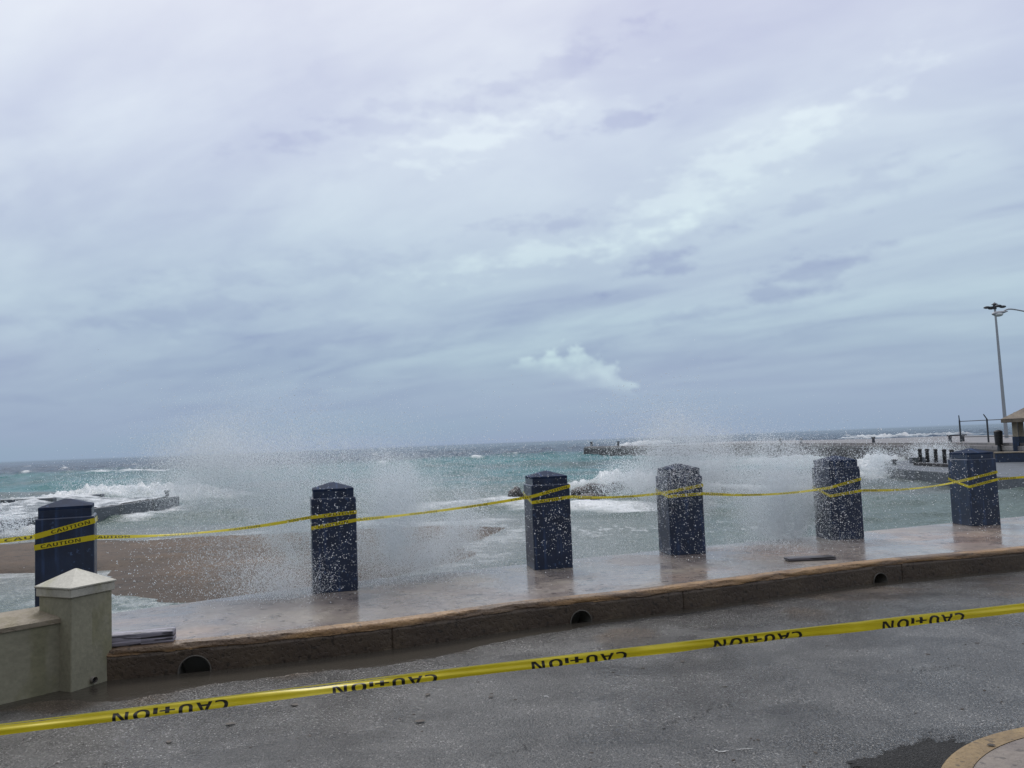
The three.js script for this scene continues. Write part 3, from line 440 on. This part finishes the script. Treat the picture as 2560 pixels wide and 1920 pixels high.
{ // tall mast with a ring of floodlights
  const base = at(2513, 1050, 82), top = at(2482, 770, 82); const H0 = top.y - QT, lean = V(top.x - base.x, 0, top.z - base.z), b = V(base.x, QT, base.z);
  const m = thing('light_mast', 'tall thin light mast with a ring of floodlights behind the shelter', 'light mast', b);
  const pole = new THREE.CylinderGeometry(0.09, 0.18, H0, 14).translate(0, H0 / 2, 0), p = pole.attributes.position; for (let i = 0; i < p.count; i++) { const t = p.getY(i) / H0; p.setX(i, p.getX(i) + (lean.x + 0.2) * t); } pole.computeVertexNormals();
  part('pole', pole, M.metal, m);
  const hx = lean.x + 0.2; part('crown', new THREE.CylinderGeometry(0.16, 0.16, 0.45, 12).translate(hx, H0 + 0.1, 0), M.darkmetal, m); part('finial', new THREE.ConeGeometry(0.32, 0.22, 14).translate(hx, H0 + 0.45, 0), M.darkmetal, m);
  for (let k = 0; k < 4; k++) { const a = k * Math.PI / 2 + 0.1, r = 0.74; const ft = part('floodlight', new THREE.SphereGeometry(0.31, 18, 10).scale(1, 0.42, 1).translate(hx + Math.cos(a) * r, H0 + 0.08, Math.sin(a) * r), M.darkmetal, m); part('arm', new THREE.CylinderGeometry(0.05, 0.05, r, 8).rotateZ(Math.PI / 2).translate(r / 2, 0, 0).rotateY(-a).translate(hx, H0 + 0.12, 0), M.darkmetal, m); }
}
{ // street lamp whose post stands outside the frame
  const head = at(2494, 780, 42), e1 = at(2520, 773, 42), e2 = at(2560, 778, 42), e3 = at(2700, 812, 42);
  const s = thing('street_lamp', 'grey street lamp head on a long arm reaching in from the right', 'street lamp', V(e3.x, JT, e3.z)); const L = (p) => p.clone().sub(s.position);
  part('arm', tube([L(head).add(V(0.3, 0.02, 0)), L(e1), L(e2), L(e3)], 0.035, 40, 8), M.metal, s);
  const hg = new THREE.SphereGeometry(0.5, 24, 14).scale(0.85, 0.24, 0.34), hp = hg.attributes.position; for (let i = 0; i < hp.count; i++) { const x = hp.getX(i); const t = clamp((x + 0.43) / 0.86); hp.setY(i, hp.getY(i) * lerp(1.15, 0.35, t)); hp.setZ(i, hp.getZ(i) * lerp(1.1, 0.4, t)); } hg.computeVertexNormals(); hg.rotateZ(0.15); const hc = L(head); hg.translate(hc.x + 0.12, hc.y - 0.04, hc.z); part('lamp_head', hg, M.metal, s);
  part('lens', new THREE.SphereGeometry(0.22, 18, 10).scale(1.1, 0.5, 0.8).translate(hc.x + 0.02, hc.y - 0.13, hc.z), M.lampglass, s);
  const ph = e3.y - JT; part('post', new THREE.CylinderGeometry(0.07, 0.12, ph, 12).translate(0, ph / 2, 0), M.metal, s);
}

// ---------------------------------------------------------------- navy posts
const postLabels = ['navy capped post standing behind the cream pillar, at the far left', 'second navy capped post from the left, alone before the big spray', 'third navy post, with dark rocks in the surf on both its sides', 'fourth navy post, its top veiled by the upright spray jet', 'fifth navy post, speckled all over with spray drops', 'rightmost navy post, in front of the landing stage and piles'];
const PH = 1.15;
{
  const caps = (() => { // low pyramid with a small eave
    const a = POSTW / 2 - 0.021, g = new THREE.CylinderGeometry(0.035, a * Math.SQRT2, 0.062, 4, 1).rotateY(Math.PI / 4).translate(0, PH - 0.031, 0); const e = new RoundedBoxGeometry(2 * a, 0.03, 2 * a, 2, 0.006).translate(0, PH - 0.0755, 0); return worldUV(mergeGeometries([g.toNonIndexed(), e.index ? e.toNonIndexed() : e])); })();
  const shaft = box(POSTW, PH - 0.15, POSTW, 0, (PH - 0.15) / 2 - 0.006, 0, 0.014), neck = box(POSTW - 0.044, 0.12, POSTW - 0.044, 0, PH - 0.145, 0, 0.006);
  let first;
  posts.forEach((o, i) => {
    let t; if (!first) { t = first = thing('navy_post', postLabels[0], 'post', o.c, o.turn, 'navy posts along the promenade'); part('shaft', shaft, M.navy, t); part('neck', neck, M.navy, t); part('cap', caps, M.navyCap, t, 'pyramid cap'); } else { t = first.clone(); t.name = numbered('navy_post'); t.userData = { label: postLabels[i], category: 'post', group: 'navy posts along the promenade' }; scene.add(t); }
    for (const m of t.children) { m.geometry = m.geometry.clone(); const uv = m.geometry.attributes.uv; for (let k = 0; k < uv.count; k++) uv.setXY(k, uv.getX(k) + 0.73 * i, uv.getY(k) + 0.31 * i); }   // each post its own stains
    t.position.set(o.c.x, DECK, o.c.z); t.rotation.y = o.turn;
  });
}

// ---------------------------------------------------------------- cream pillar and low wall at the left
{
  const TH = 65 * Math.PI / 180, W = 0.365, yaw = TH - Math.PI / 2, cw = 0.395, near = at(176, 1468, 6.38);    // near corner of the cap
  const c = V(near.x, 0, near.z).add(V(Math.cos(TH) - Math.sin(TH), 0, -Math.cos(TH) - Math.sin(TH)).multiplyScalar(cw / 2));
  const t = thing('wall_pillar', 'cream rendered pillar with white pyramid cap at the end of the low wall', 'pillar', c, yaw);
  part('shaft', box(W, 0.72, W, 0, 0.345, 0, 0.012), M.cream, t);
  part('cap_slab', box(cw, 0.066, cw, 0, 0.734, 0, 0.008), M.capstone, t); part('cap_lip', box(cw + 0.018, 0.015, cw + 0.018, 0, 0.7735, 0, 0.005), M.capstone, t);
  const rr = (cw + 0.008) / 2 * Math.SQRT2; part('cap', worldUV(new THREE.CylinderGeometry(0.012, rr, 0.11, 4, 1).rotateY(Math.PI / 4).translate(0, 0.836, 0).toNonIndexed()), M.capstone, t, 'white pyramid cap');
  const w0 = G(176, 1537, 0.558), w1 = G(0, 1567, 0.558), d = w1.clone().sub(w0).normalize(), nrm = V(d.z, 0, -d.x); if (nrm.z > 0) nrm.negate();
  const th = 0.36, len = 5, ang = Math.atan2(-d.z, d.x), sh = new THREE.Shape([[0, -0.02], [0, 0.51], [-th, 0.545], [-th, -0.02]].map(([x, y]) => new THREE.Vector2(x, y))), tp = new THREE.Shape([[0.012, 0.512], [0.012, 0.545], [-0.02, 0.56], [-th * 0.7, 0.60], [-th - 0.01, 0.60], [-th - 0.01, 0.547]].map(([x, y]) => new THREE.Vector2(x, y)));
  const lay = (g) => { g.rotateY(Math.PI / 2); const p = g.attributes.position; for (let i = 0; i < p.count; i++) { const l = p.getX(i), y = p.getY(i), o = p.getZ(i); p.setXYZ(i, w0.x + d.x * l + nrm.x * o, y, w0.z + d.z * l + nrm.z * o); } g.computeVertexNormals(); return worldUV(g); };
  const wl = thing('low_wall', 'cream rendered low wall running left from the white capped pillar', 'wall'); part('wall_body', lay(new THREE.ExtrudeGeometry(sh, { depth: len, bevelEnabled: false })), M.cream, wl); part('wall_top', lay(new THREE.ExtrudeGeometry(tp, { depth: len, bevelEnabled: false })), M.walltop, wl, 'tan weathered wall top'); M.cream.side = M.walltop.side = THREE.DoubleSide;
  const hp = thing('weep_pipe', 'small weep pipe low on the side of the cream pillar', 'pipe', V(c.x + Math.cos(yaw) * (W / 2 + 0.012), 0.05, c.z - Math.sin(yaw) * (W / 2 + 0.012)), yaw + Math.PI / 2); part('pipe', new THREE.CylinderGeometry(0.024, 0.024, 0.04, 16, 1, true).rotateX(Math.PI / 2), M.pipe, hp); part('bore', new THREE.CircleGeometry(0.022, 16).translate(0, 0, -0.008), M.crack, hp);
}
{ // boards lying on the promenade
  const a = G(270, 1618, DECK), b = G(434, 1604, DECK), d = b.clone().sub(a), t = thing('timber_plank', 'weathered grey timber lying on the promenade right of the pillar', 'timber', V(0, 0, 0));
  const L = d.length(), g = box(L, 0.10, 0.15, 0, 0, 0, 0.02), p = g.attributes.position; g.rotateY(-Math.atan2(d.z, d.x)).translate((a.x + b.x) / 2, DECK + 0.05, (a.z + b.z) / 2 - 0.03);
  { const uv = g.attributes.uv; for (let i = 0; i < uv.count; i++) uv.setXY(i, uv.getX(i) * 0.9, uv.getY(i) * 2.2); } part('board', g, M.wood, t);
  const e = G(1965, 1402, DECK), f = G(2085, 1397, DECK), q = f.clone().sub(e), u = thing('timber_plank', 'low dark board lying on the wet promenade before the fifth post', 'timber'); part('board', box(q.length(), 0.035, 0.16, 0, 0, 0, 0.012).rotateY(-Math.atan2(q.z, q.x)).translate((e.x + f.x) / 2, DECK + 0.02, (e.z + f.z) / 2), M.wetboard, u);
}

// ---------------------------------------------------------------- caution tape
const TAPE = (() => { // one word and its gap; lettering printed black on yellow
  const mk = (draw) => { const c = document.createElement('canvas'); c.width = 1024; c.height = 128; const x = c.getContext('2d'); x.fillStyle = 'rgb(240,222,40)'; x.fillRect(0, 0, 1024, 128); draw(x); const t = new THREE.CanvasTexture(c); t.colorSpace = THREE.SRGBColorSpace; t.wrapS = t.wrapT = THREE.RepeatWrapping; return t; };
  const word = (x, px, ink = 'rgb(26,26,20)') => { x.fillStyle = ink; x.font = `bold ${px}px sans-serif`; const w = x.measureText('CAUTION').width; return w; };
  return {
    turned: mk((x) => { word(x, 150); let q = 20; for (const ch of 'NOITUAC') { const w = ch === 'I' ? 24 : ch === 'T' ? 74 : x.measureText(ch).width * 0.78; if (ch === 'I') x.fillRect(q + 2, 30, 20, 74); else if (ch === 'T') { x.fillRect(q + 27, 30, 20, 80); x.fillRect(q + 2, 66, 70, 19); } else { x.save(); x.translate(q + w, 30); x.scale(-0.78, -1.15); x.fillText(ch, 0, 0); x.restore(); } q += w + 5; } }),
    plain: mk((x) => { const w = word(x, 112, 'rgb(84,78,26)'); x.save(); x.translate(60, 106); x.scale(540 / w, 1); x.fillText('CAUTION', 0, 0); x.restore(); }),
  };
})();
M.tapeA = phy({ map: TAPE.turned, color: C(1, 1, 1), roughness: 0.42, side: THREE.DoubleSide, transmission: 0.35, thickness: 0 });
M.tapeB = phy({ map: TAPE.plain, color: C(0.92, 0.92, 0.98), roughness: 0.4, side: THREE.DoubleSide, transmission: 0.3, thickness: 0 });
// a ribbon along points; width(t), twist(t) about its own run; uv.x in words
function ribbonGeo(curve, n, width, twist, words, fold = 0, off = 0, flip = 1) {
  const rows = 6, P = [], U = [], I = [];
  for (let i = 0; i <= n; i++) {
    const t = i / n, q = curve.getPointAt(t), d = curve.getTangentAt(t), side = V(0, 1, 0).cross(d).normalize(), up = d.clone().cross(side).normalize(); if (up.y < 0) up.negate();
    const a = twist(t), w = width(t); const dir = up.clone().multiplyScalar(Math.cos(a)).addScaledVector(side, Math.sin(a)), out = dir.clone().cross(d).normalize();
    for (let k = 0; k <= rows; k++) { const v = k / rows; const z = fold * (Math.abs(v - 0.42) * 1.2 - 0.3) + fold * 0.25 * Math.sin(v * 9 + t * 21); const p = q.clone().addScaledVector(dir, (v - 0.5) * w).addScaledVector(out, z); P.push(p.x, p.y, p.z); U.push(off + t * words * flip, v); }
    if (i) for (let k = 0; k < rows; k++) { const a0 = (i - 1) * (rows + 1) + k, b0 = a0 + rows + 1; I.push(a0, b0, a0 + 1, b0, b0 + 1, a0 + 1); }
  }
  const g = new THREE.BufferGeometry(); g.setAttribute('position', new THREE.Float32BufferAttribute(P, 3)); g.setAttribute('uv', new THREE.Float32BufferAttribute(U, 2)); g.setIndex(I); g.computeVertexNormals(); return g;
}
{ // near tape, level at about 0.88 m
  const a = G(-60, 1833, 0.865), b = G(2620, 1513, 0.975), m = G(1280, 1667, 0.915), c = new THREE.CatmullRomCurve3([a, m, b]);
  const sAt = (px) => { let best = 0, bd = 1e9; for (let t = 0; t <= 1; t += 0.001) { const p = c.getPointAt(t).clone().project(camera); const dd = Math.abs((p.x + 1) * 1280 - px); if (dd < bd) { bd = dd; best = t; } } return best; };
  const words = 4 / (sAt(2200) - sAt(275)), off = -sAt(275) * words + 0.017;
  const t = thing('caution_tape', 'near yellow caution tape stretched across the foreground above the road', 'caution tape', V(0, 0, 0), 0, 'caution tapes');
  part('tape', ribbonGeo(c, 300, (u) => 0.037 + 0.005 * Math.sin(3 + u * 5) + 0.007 * (fbm(u * 14, 2, 4, 881) - 0.5) - 0.012 * sst(0.82, 1, u) - 0.005 * sst(0.2, 0, u), (u) => 0.25 + 0.3 * Math.sin(u * 7) + 0.9 * (fbm(u * 22, 5, 3, 883) - 0.5), words, 0.009, off), M.tapeA, t);
  part('folded_edge', ribbonGeo(new THREE.CatmullRomCurve3([a, m, b].map((p) => p.clone().add(V(0.0, 0.0195, 0.005)))), 200, () => 0.004, () => 0.5, 1), M.tapeFold = phy({ color: C(0.62, 0.55, 0.04), roughness: 0.35, side: THREE.DoubleSide }), t);
}
{ // far tape wound round the posts
  const t = thing('caution_tape', 'far yellow caution tape strung from post to post and wrapped around each', 'caution tape', V(0, 0, 0), 0, 'caution tapes');
  const hf = POSTW / 2 + 0.004; const local = (o, x, z) => { const cs = Math.cos(o.turn), sn = Math.sin(o.turn); return V(o.c.x + x * cs + z * sn, 0, o.c.z - x * sn + z * cs); };
  // heights above the promenade: [upper left, upper right, lower left, lower right] on each front face
  const hts = [[0.84, 0.95, 0.745, 0.80], [0.80, 0.83, 0.685, 0.745], [0.86, 0.965, 0.79, 0.835], [0.80, 0.87, 0.745, 0.76], [0.72, 0.82, 0.605, 0.66], [0.70, 0.79, 0.585, 0.68]];
  posts.forEach((o, i) => {
    const [ul, ur, ll, lr] = hts[i].map((h) => h + DECK); const FL = local(o, -hf, hf), FR = local(o, hf, hf), BL = local(o, -hf, -hf), BR = local(o, hf, -hf);
    const band = (pts, off) => { // band whose corners are square: piecewise strips
      const gs = []; let s = off; for (let k = 1; k < pts.length; k++) { const cu = new THREE.LineCurve3(pts[k - 1], pts[k]), L = pts[k - 1].distanceTo(pts[k]); gs.push(ribbonGeo(cu, 10, () => (i ? 0.037 : 0.048), () => 0, L / 0.62, 0.0006, s)); s += L / 0.62; } return mergeGeometries(gs); };
    // upper band comes in over the front, turns the right side, passes behind and comes round the left side to the lower band
    part('tape_wrap', band([FL.clone().setY(ul), FR.clone().setY(ur), BR.clone().setY(ur - 0.01), BL.clone().setY((ur + ll) / 2), FL.clone().setY(ll), FR.clone().setY(lr)], 0.85), M.tapeB, t);
    // span to the next post
    const nx = posts[i + 1]; const from = FR.clone().setY(lr); let to; if (nx) to = local(nx, -hf, hf).setY(hts[i + 1][0] + DECK); else to = from.clone().add(V(3.2, 0.22, -0.5));
    const L = from.distanceTo(to), sag = [0.05, 0.02, 0.03, 0.05, 0.05, 0.04][i], mid = from.clone().lerp(to, 0.5).add(V(0, -sag, 0)), cu = new THREE.CatmullRomCurve3([from, from.clone().lerp(to, 0.25).add(V(0, -sag * 0.75, 0)), mid, from.clone().lerp(to, 0.75).add(V(0, -sag * 0.75, 0)), to]);
    part('tape_span', ribbonGeo(cu, 120, (u) => lerp(0.038, 0.026, Math.sin(u * Math.PI)), (u) => 0.5 * Math.sin(u * Math.PI) + 0.5 * Math.sin(u * 5 + i), L / 0.62, 0.002, 0.1), M.tapeB, t);
    if (!i) { const f2 = FL.clone().setY(ul), g2 = f2.clone().add(V(-2.4, -0.03, 1.6)); part('tape_span', ribbonGeo(new THREE.CatmullRomCurve3([g2, g2.clone().lerp(f2, 0.5).add(V(0, -0.04, 0)), f2]), 60, () => 0.04, (u) => 0.3, 3, 0.002, 0.3), M.tapeB, t); }
  });
}

// ---------------------------------------------------------------- spray
const oct = new THREE.OctahedronGeometry(1, 0);
function cluster(n, r0, r1, spread, seed) {
  const r = rng(seed), P = [], N = [], I = [], b = mergeVertices(oct.clone().deleteAttribute('uv').deleteAttribute('normal')), bp = b.attributes.position, bi = b.index.array; let o = 0;
  for (let k = 0; k < n; k++) { const c = V(gauss(r), gauss(r), gauss(r)).multiplyScalar(spread), rad = r0 + (r1 - r0) * r() ** 2.2, st = 1 + 0.8 * r(), q = new THREE.Quaternion().setFromEuler(new THREE.Euler(r() * 6, r() * 6, r() * 6)); for (let i = 0; i < bp.count; i++) { const v = V(bp.getX(i), bp.getY(i) * st, bp.getZ(i)).multiplyScalar(rad).applyQuaternion(q); N.push(v.x / rad, v.y / rad, v.z / rad); v.add(c); P.push(v.x, v.y, v.z); } for (const i of bi) I.push(o + i); o += bp.count; }
  const g = new THREE.BufferGeometry(); g.setAttribute('position', new THREE.Float32BufferAttribute(P, 3)); g.setAttribute('normal', new THREE.Float32BufferAttribute(N, 3)); g.setIndex(I); return g;
}
const KIND = {
  drops: [0, 1, 2, 3].map((k) => cluster(34, 0.0026, 0.0064, 0.17, 900 + k)),
  fine: [0, 1, 2, 3].map((k) => cluster(110, 0.0016, 0.0042, 0.14, 910 + k)),
  mist: [0, 1, 2].map((k) => cluster(460, 0.0014, 0.0032, 0.14, 920 + k)),
  rope: [0, 1, 2, 3, 4, 5].map((k) => cluster(90, 0.0014, 0.0046, 0.06, 940 + k)),
  far: [0, 1, 2].map((k) => cluster(160, 0.008, 0.022, 0.30, 930 + k)),
};
function plume(name, label, blobs, jets = []) {
  const t = thing(name, label, 'spray'); t.userData.kind = 'stuff'; const r = rng(name.length * 31 + label.length);
  const lists = {};
  const put = (kind, p) => { const ki = Math.floor(r() * KIND[kind].length); (lists[kind + ki] ??= []).push([p, new THREE.Quaternion().setFromEuler(new THREE.Euler(r() * 6, r() * 6, r() * 6)), 0.75 + 0.5 * r()]); };
  for (const [n, x0, y0, x1, y1, bend, w, d0, d1] of jets) { const L = Math.hypot(x1 - x0, y1 - y0), nx = (y1 - y0) / L, ny = -(x1 - x0) / L; for (let i = 0; i < n; i++) { const q = r() ** 0.75, b = bend * 4 * q * (1 - q), ww = w * (0.35 + q); put(q > 0.7 && r() < 0.4 ? 'fine' : 'rope', at(lerp(x0, x1, q) + nx * b + gauss(r) * ww, lerp(y0, y1, q) + ny * b + gauss(r) * ww, lerp(d0, d1, q) + gauss(r) * 0.06)); } }
  for (const [kind, n, px, py, sx, sy, depth, sd, tilt = 0] of blobs) for (let i = 0; i < n; i++) {
    let gx = gauss(r) * sx, gy = gauss(r) * sy; const ca = Math.cos(tilt), sa = Math.sin(tilt); const d = depth + gauss(r) * sd;
    const p = at(px + gx * ca - gy * sa, py + gx * sa + gy * ca, Math.max(d, 5)); if (p.y < (d < 10.5 && p.z > -8 ? DECK : SEA)) continue;
    const ki = Math.floor(r() * KIND[kind].length); (lists[kind + ki] ??= []).push([p, new THREE.Quaternion().setFromEuler(new THREE.Euler(r() * 6, r() * 6, r() * 6)), 0.75 + 0.5 * r()]);
  }
  for (const [k, l] of Object.entries(lists)) { const g = KIND[k.slice(0, -1)][+k.slice(-1)], m = new THREE.InstancedMesh(g, M.drop, l.length), X = new THREE.Matrix4(); l.forEach(([p, q, s], i) => m.setMatrixAt(i, X.compose(p, q, V(s, s, s)))); m.name = { drops: 'droplets', fine: 'fine_droplets', mist: 'mist', rope: 'water_rope', far: 'splash' }[k.slice(0, -1)]; m.userData.kind = 'stuff'; m.castShadow = m.receiveShadow = true; t.add(m); }
}
function fan(seed, n, tips, base, y0, bend, d0, d1) { const r = rng(seed), o = []; for (let i = 0; i < n; i++) { const q = r() * (tips.length - 1), k = Math.min(Math.floor(q), tips.length - 2), f = q - k, reach = 0.45 + 0.55 * Math.sqrt(r()), bx = lerp(base[0], base[1], q / (tips.length - 1)), tx = lerp(tips[k][0], tips[k + 1][0], f), ty = lerp(tips[k][1], tips[k + 1][1], f); const x1 = lerp(bx, tx, reach), y1 = lerp(y0, ty, reach), left = tx < bx ? 1 : -1; o.push([Math.round(16 + 16 * reach), lerp(bx, x1, 0.12), lerp(y0, y1, 0.15), x1, y1, left * bend * (0.4 + r()) * Math.min(1, Math.abs(tx - bx) / 250), 5 + 7 * r(), d0 + 0.2 * gauss(r), d1 + 0.3 * gauss(r)]); } return o; }
plume('sea_spray', 'big white burst of sea spray around the second navy post', [
  ['mist', 91, 560, 1145, 70, 42, 10.4, 0.4], ['mist', 66, 640, 1185, 110, 45, 10.2, 0.4], ['mist', 74, 800, 1215, 170, 46, 10.3, 0.4], ['mist', 66, 970, 1270, 60, 70, 10.3, 0.3], ['mist', 38, 1010, 1400, 70, 60, 9.9, 0.25], ['mist', 44, 470, 1195, 45, 40, 10.5, 0.4], ['mist', 33, 960, 1440, 60, 22, 9.4, 0.2], ['mist', 33, 1480, 1404, 70, 12, 10.9, 0.15],
  ['fine', 260, 560, 1150, 90, 52, 10.2, 0.4], ['fine', 240, 720, 1205, 210, 55, 10.2, 0.5], ['fine', 210, 1010, 1240, 160, 70, 10.3, 0.4], ['fine', 260, 1090, 1400, 95, 52, 9.8, 0.3], ['fine', 90, 640, 1400, 80, 60, 9.2, 0.3], ['fine', 90, 720, 1466, 50, 10, 8.9, 0.15], ['fine', 75, 700, 1070, 160, 45, 10.4, 0.5],
  ['drops', 110, 600, 1170, 130, 60, 9.9, 0.4], ['drops', 90, 1060, 1420, 90, 40, 9.7, 0.25], ['fine', 70, 700, 1462, 45, 8, 8.8, 0.12], ['drops', 40, 690, 1462, 50, 8, 8.7, 0.12], ['drops', 120, 1000, 1300, 170, 95, 10, 0.5], ['drops', 14, 837, 1340, 45, 90, 8.2, 0.15], ['drops', 110, 1100, 1410, 85, 50, 9.6, 0.3], ['drops', 40, 420, 1370, 70, 70, 9.2, 0.5], ['drops', 45, 740, 1080, 200, 50, 10, 0.6], ['drops', 40, 1220, 1180, 120, 70, 10.4, 0.4], ['drops', 40, 690, 1455, 70, 22, 8.6, 0.2], ['drops', 11, 1390, 1330, 40, 70, 9.2, 0.2], ['drops', 60, 620, 1400, 100, 60, 9.2, 0.4],
], fan(31, 72, [[405, 1165], [470, 1105], [560, 1075], [660, 1062], [760, 1072], [860, 1100], [960, 1115], [1060, 1145], [1180, 1185], [1270, 1235]], [900, 1010], 1440, 60, 10.2, 10.6));
plume('sea_spray', 'upright white jet of sea spray between the fourth and fifth posts', [
  ['mist', 14, 1690, 1120, 40, 40, 11.3, 0.25], ['drops', 60, 1690, 1130, 40, 60, 11.2, 0.2], ['drops', 50, 1950, 1385, 90, 8, 11.0, 0.2], ['fine', 60, 1960, 1388, 80, 6, 11.0, 0.2], ['drops', 80, 1940, 1270, 60, 70, 12, 0.3], ['mist', 82, 1935, 1290, 66, 55, 12.2, 0.3], ['mist', 61, 1860, 1180, 110, 34, 12.2, 0.3], ['mist', 28, 1950, 1388, 90, 10, 11.4, 0.2], ['mist', 14, 1690, 1175, 45, 20, 11.3, 0.2],
  ['fine', 80, 1700, 1125, 75, 45, 11.2, 0.3], ['fine', 190, 1860, 1185, 130, 42, 12, 0.4], ['fine', 200, 1935, 1290, 80, 60, 12, 0.4], ['fine', 26, 1700, 1190, 50, 26, 10.0, 0.15], ['fine', 60, 1930, 1384, 100, 12, 11.1, 0.25], ['fine', 60, 1600, 1270, 120, 70, 11.4, 0.4], ['fine', 60, 1720, 1135, 90, 30, 11.2, 0.3], ['fine', 40, 1620, 1395, 60, 8, 11.2, 0.15],
  ['drops', 90, 1720, 1100, 95, 42, 11.2, 0.3], ['drops', 100, 1840, 1125, 170, 42, 11, 0.5], ['drops', 30, 2090, 1270, 40, 70, 10.7, 0.2], ['drops', 26, 1700, 1200, 45, 35, 9.9, 0.15], ['drops', 50, 1540, 1280, 80, 90, 10.6, 0.4], ['drops', 40, 1620, 1110, 110, 45, 10.8, 0.5], ['drops', 50, 2220, 1200, 90, 50, 11.8, 0.4], ['drops', 14, 2430, 1250, 50, 60, 11.4, 0.2], ['drops', 16, 1740, 1310, 40, 50, 9.9, 0.15], ['drops', 70, 1920, 1300, 80, 70, 11.4, 0.4], ['drops', 60, 1680, 1060, 90, 30, 10.8, 0.4],
], fan(32, 36, [[1530, 1120], [1610, 1060], [1680, 1025], [1740, 1040], [1810, 1080], [1860, 1110]], [1660, 1720], 1330, 20, 11.2, 11.3).concat(fan(33, 44, [[1780, 1080], [1860, 1070], [1950, 1085], [2030, 1115], [2070, 1180]], [1900, 1980], 1385, 25, 12, 12)));
plume('wave_splash', 'white splash of the breaker on the rocks right of the third post', [['far', 60, 1590, 1195, 36, 18, 40, 1.2], ['far', 26, 1540, 1215, 50, 12, 39, 1]]);
plume('wave_splash', 'white splash bursting at the left end of the landing stage', [['far', 40, 2190, 1158, 16, 16, 44, 0.8], ['far', 60, 2290, 1138, 60, 9, 56, 1.2], ['far', 40, 2345, 1130, 30, 9, 56, 1]]);
plume('wave_splash', 'white surf splash breaking over the jetty at the left', [['far', 44, 350, 1218, 75, 9, 46, 1], ['far', 40, 465, 1220, 35, 16, 48, 1], ['far', 24, 20, 1320, 25, 16, 31, 0.7]]);

// ---------------------------------------------------------------- dead leaves and litter on the road and island
{
  const leafGeo = (seed) => { const r = rng(seed); return grid(8, 4, (u, v) => { const w = Math.sin(u * Math.PI) ** 0.7 * 0.02 * (0.7 + 0.6 * r()); return { p: [(u - 0.5) * 0.075, 0.003 + 0.004 * Math.sin(u * 3) + 0.002 * Math.abs(v - 0.5), (v - 0.5) * 2 * w], uv: [u, v] }; }); };
  [[1050, 1806, 0, 1.0, 'dark leaf on the road in front of the middle of the near tape'], [1070, 1738, 0, 0.7, 'small dark leaf just below the second word of the near tape'], [736, 1764, 0, 0.9, 'dark brown leaf under the left half of the near tape'], [1228, 1744, 0, 0.6, 'small dark leaf right of the second word on the near tape'], [422, 1856, 0, 0.7, 'small dark leaf on the road at lower left'], [576, 1812, 0, 0.9, 'dark leaf scrap below the first word of the near tape'], [1706, 1655, 0, 0.7, 'dark leaf scrap just below the third and fourth words'], [2478, 1865, 0.12, 0.6, 'dark curled leaf lying on the traffic island']].forEach(([x, y, h, s, l], i) => { const m = single('leaf', l, 'leaf', leafGeo(i + 40), M.leaf, 'dead leaves on the ground'); const p = G(x, y, h); m.position.set(p.x, h + 0.003, p.z); m.scale.set(s, s, s * 1.2); m.rotation.y = i * 1.3 * (i < 7 ? 1 : 0); });
  const cr = rng(77), cm = new THREE.InstancedMesh(new THREE.IcosahedronGeometry(1, 1).scale(1, 0.22, 0.6), M.leaf, 260), X = new THREE.Matrix4(); cm.name = 'leaf_litter'; cm.userData = { kind: 'stuff', label: 'dark crumbs of wet leaf strewn over the road', category: 'leaf litter' };
  for (let k = 0; k < 260; k++) { const x = cr() * 2700 - 70, y = 1560 + 380 * cr(), w = 0.003 + 0.011 * cr() ** 3, q = G(x, Math.max(y, 1735 - 0.075 * x), 0); X.compose(V(q.x, 0.002, q.z), new THREE.Quaternion().setFromAxisAngle(V(0, 1, 0), cr() * 6), V(w * (0.7 + cr()), w, w)); cm.setMatrixAt(k, X); }
  scene.add(cm);
  const p = G(1366, 1743, 0); single('litter', 'tiny white paper scrap on the road below the near tape', 'litter', grid(6, 2, (u, v) => ({ p: [p.x + (u - 0.5) * 0.03, 0.006 + 0.003 * Math.sin(u * 4), p.z + (v - 0.5) * 0.008] })), M.white);
}

// ---------------------------------------------------------------- building behind the viewer that shades what faces the street
{
  const b = thing('building', 'rendered two storey building across the street, behind the viewer', 'building', V(-4, 0, 9));
  part('wall', box(60, 9, 6, 0, 4.5, 3.2, 0.02), M.facade, b); part('roof', box(61, 0.4, 7.2, 0, 9.21, 3, 0.03), M.tan, b);
  for (let k = 0; k < 12; k++) for (const y of [1.6, 5.6]) { const w = part('window', box(1.9, 2.2, 0.1, -27 + k * 5, y, 0.16, 0.01), M.white, b); part('pane', box(1.6, 1.9, 0.06, -27 + k * 5, y, 0.1, 0.005), M.pane, w); }
  part('awning', box(60, 0.12, 2.4, 0, 3.5, -0.9, 0.03), M.tan, b);
}
scene.traverse((o) => { if (o.isMesh) o.castShadow = o.receiveShadow = true; });
renderer.render(scene, camera);
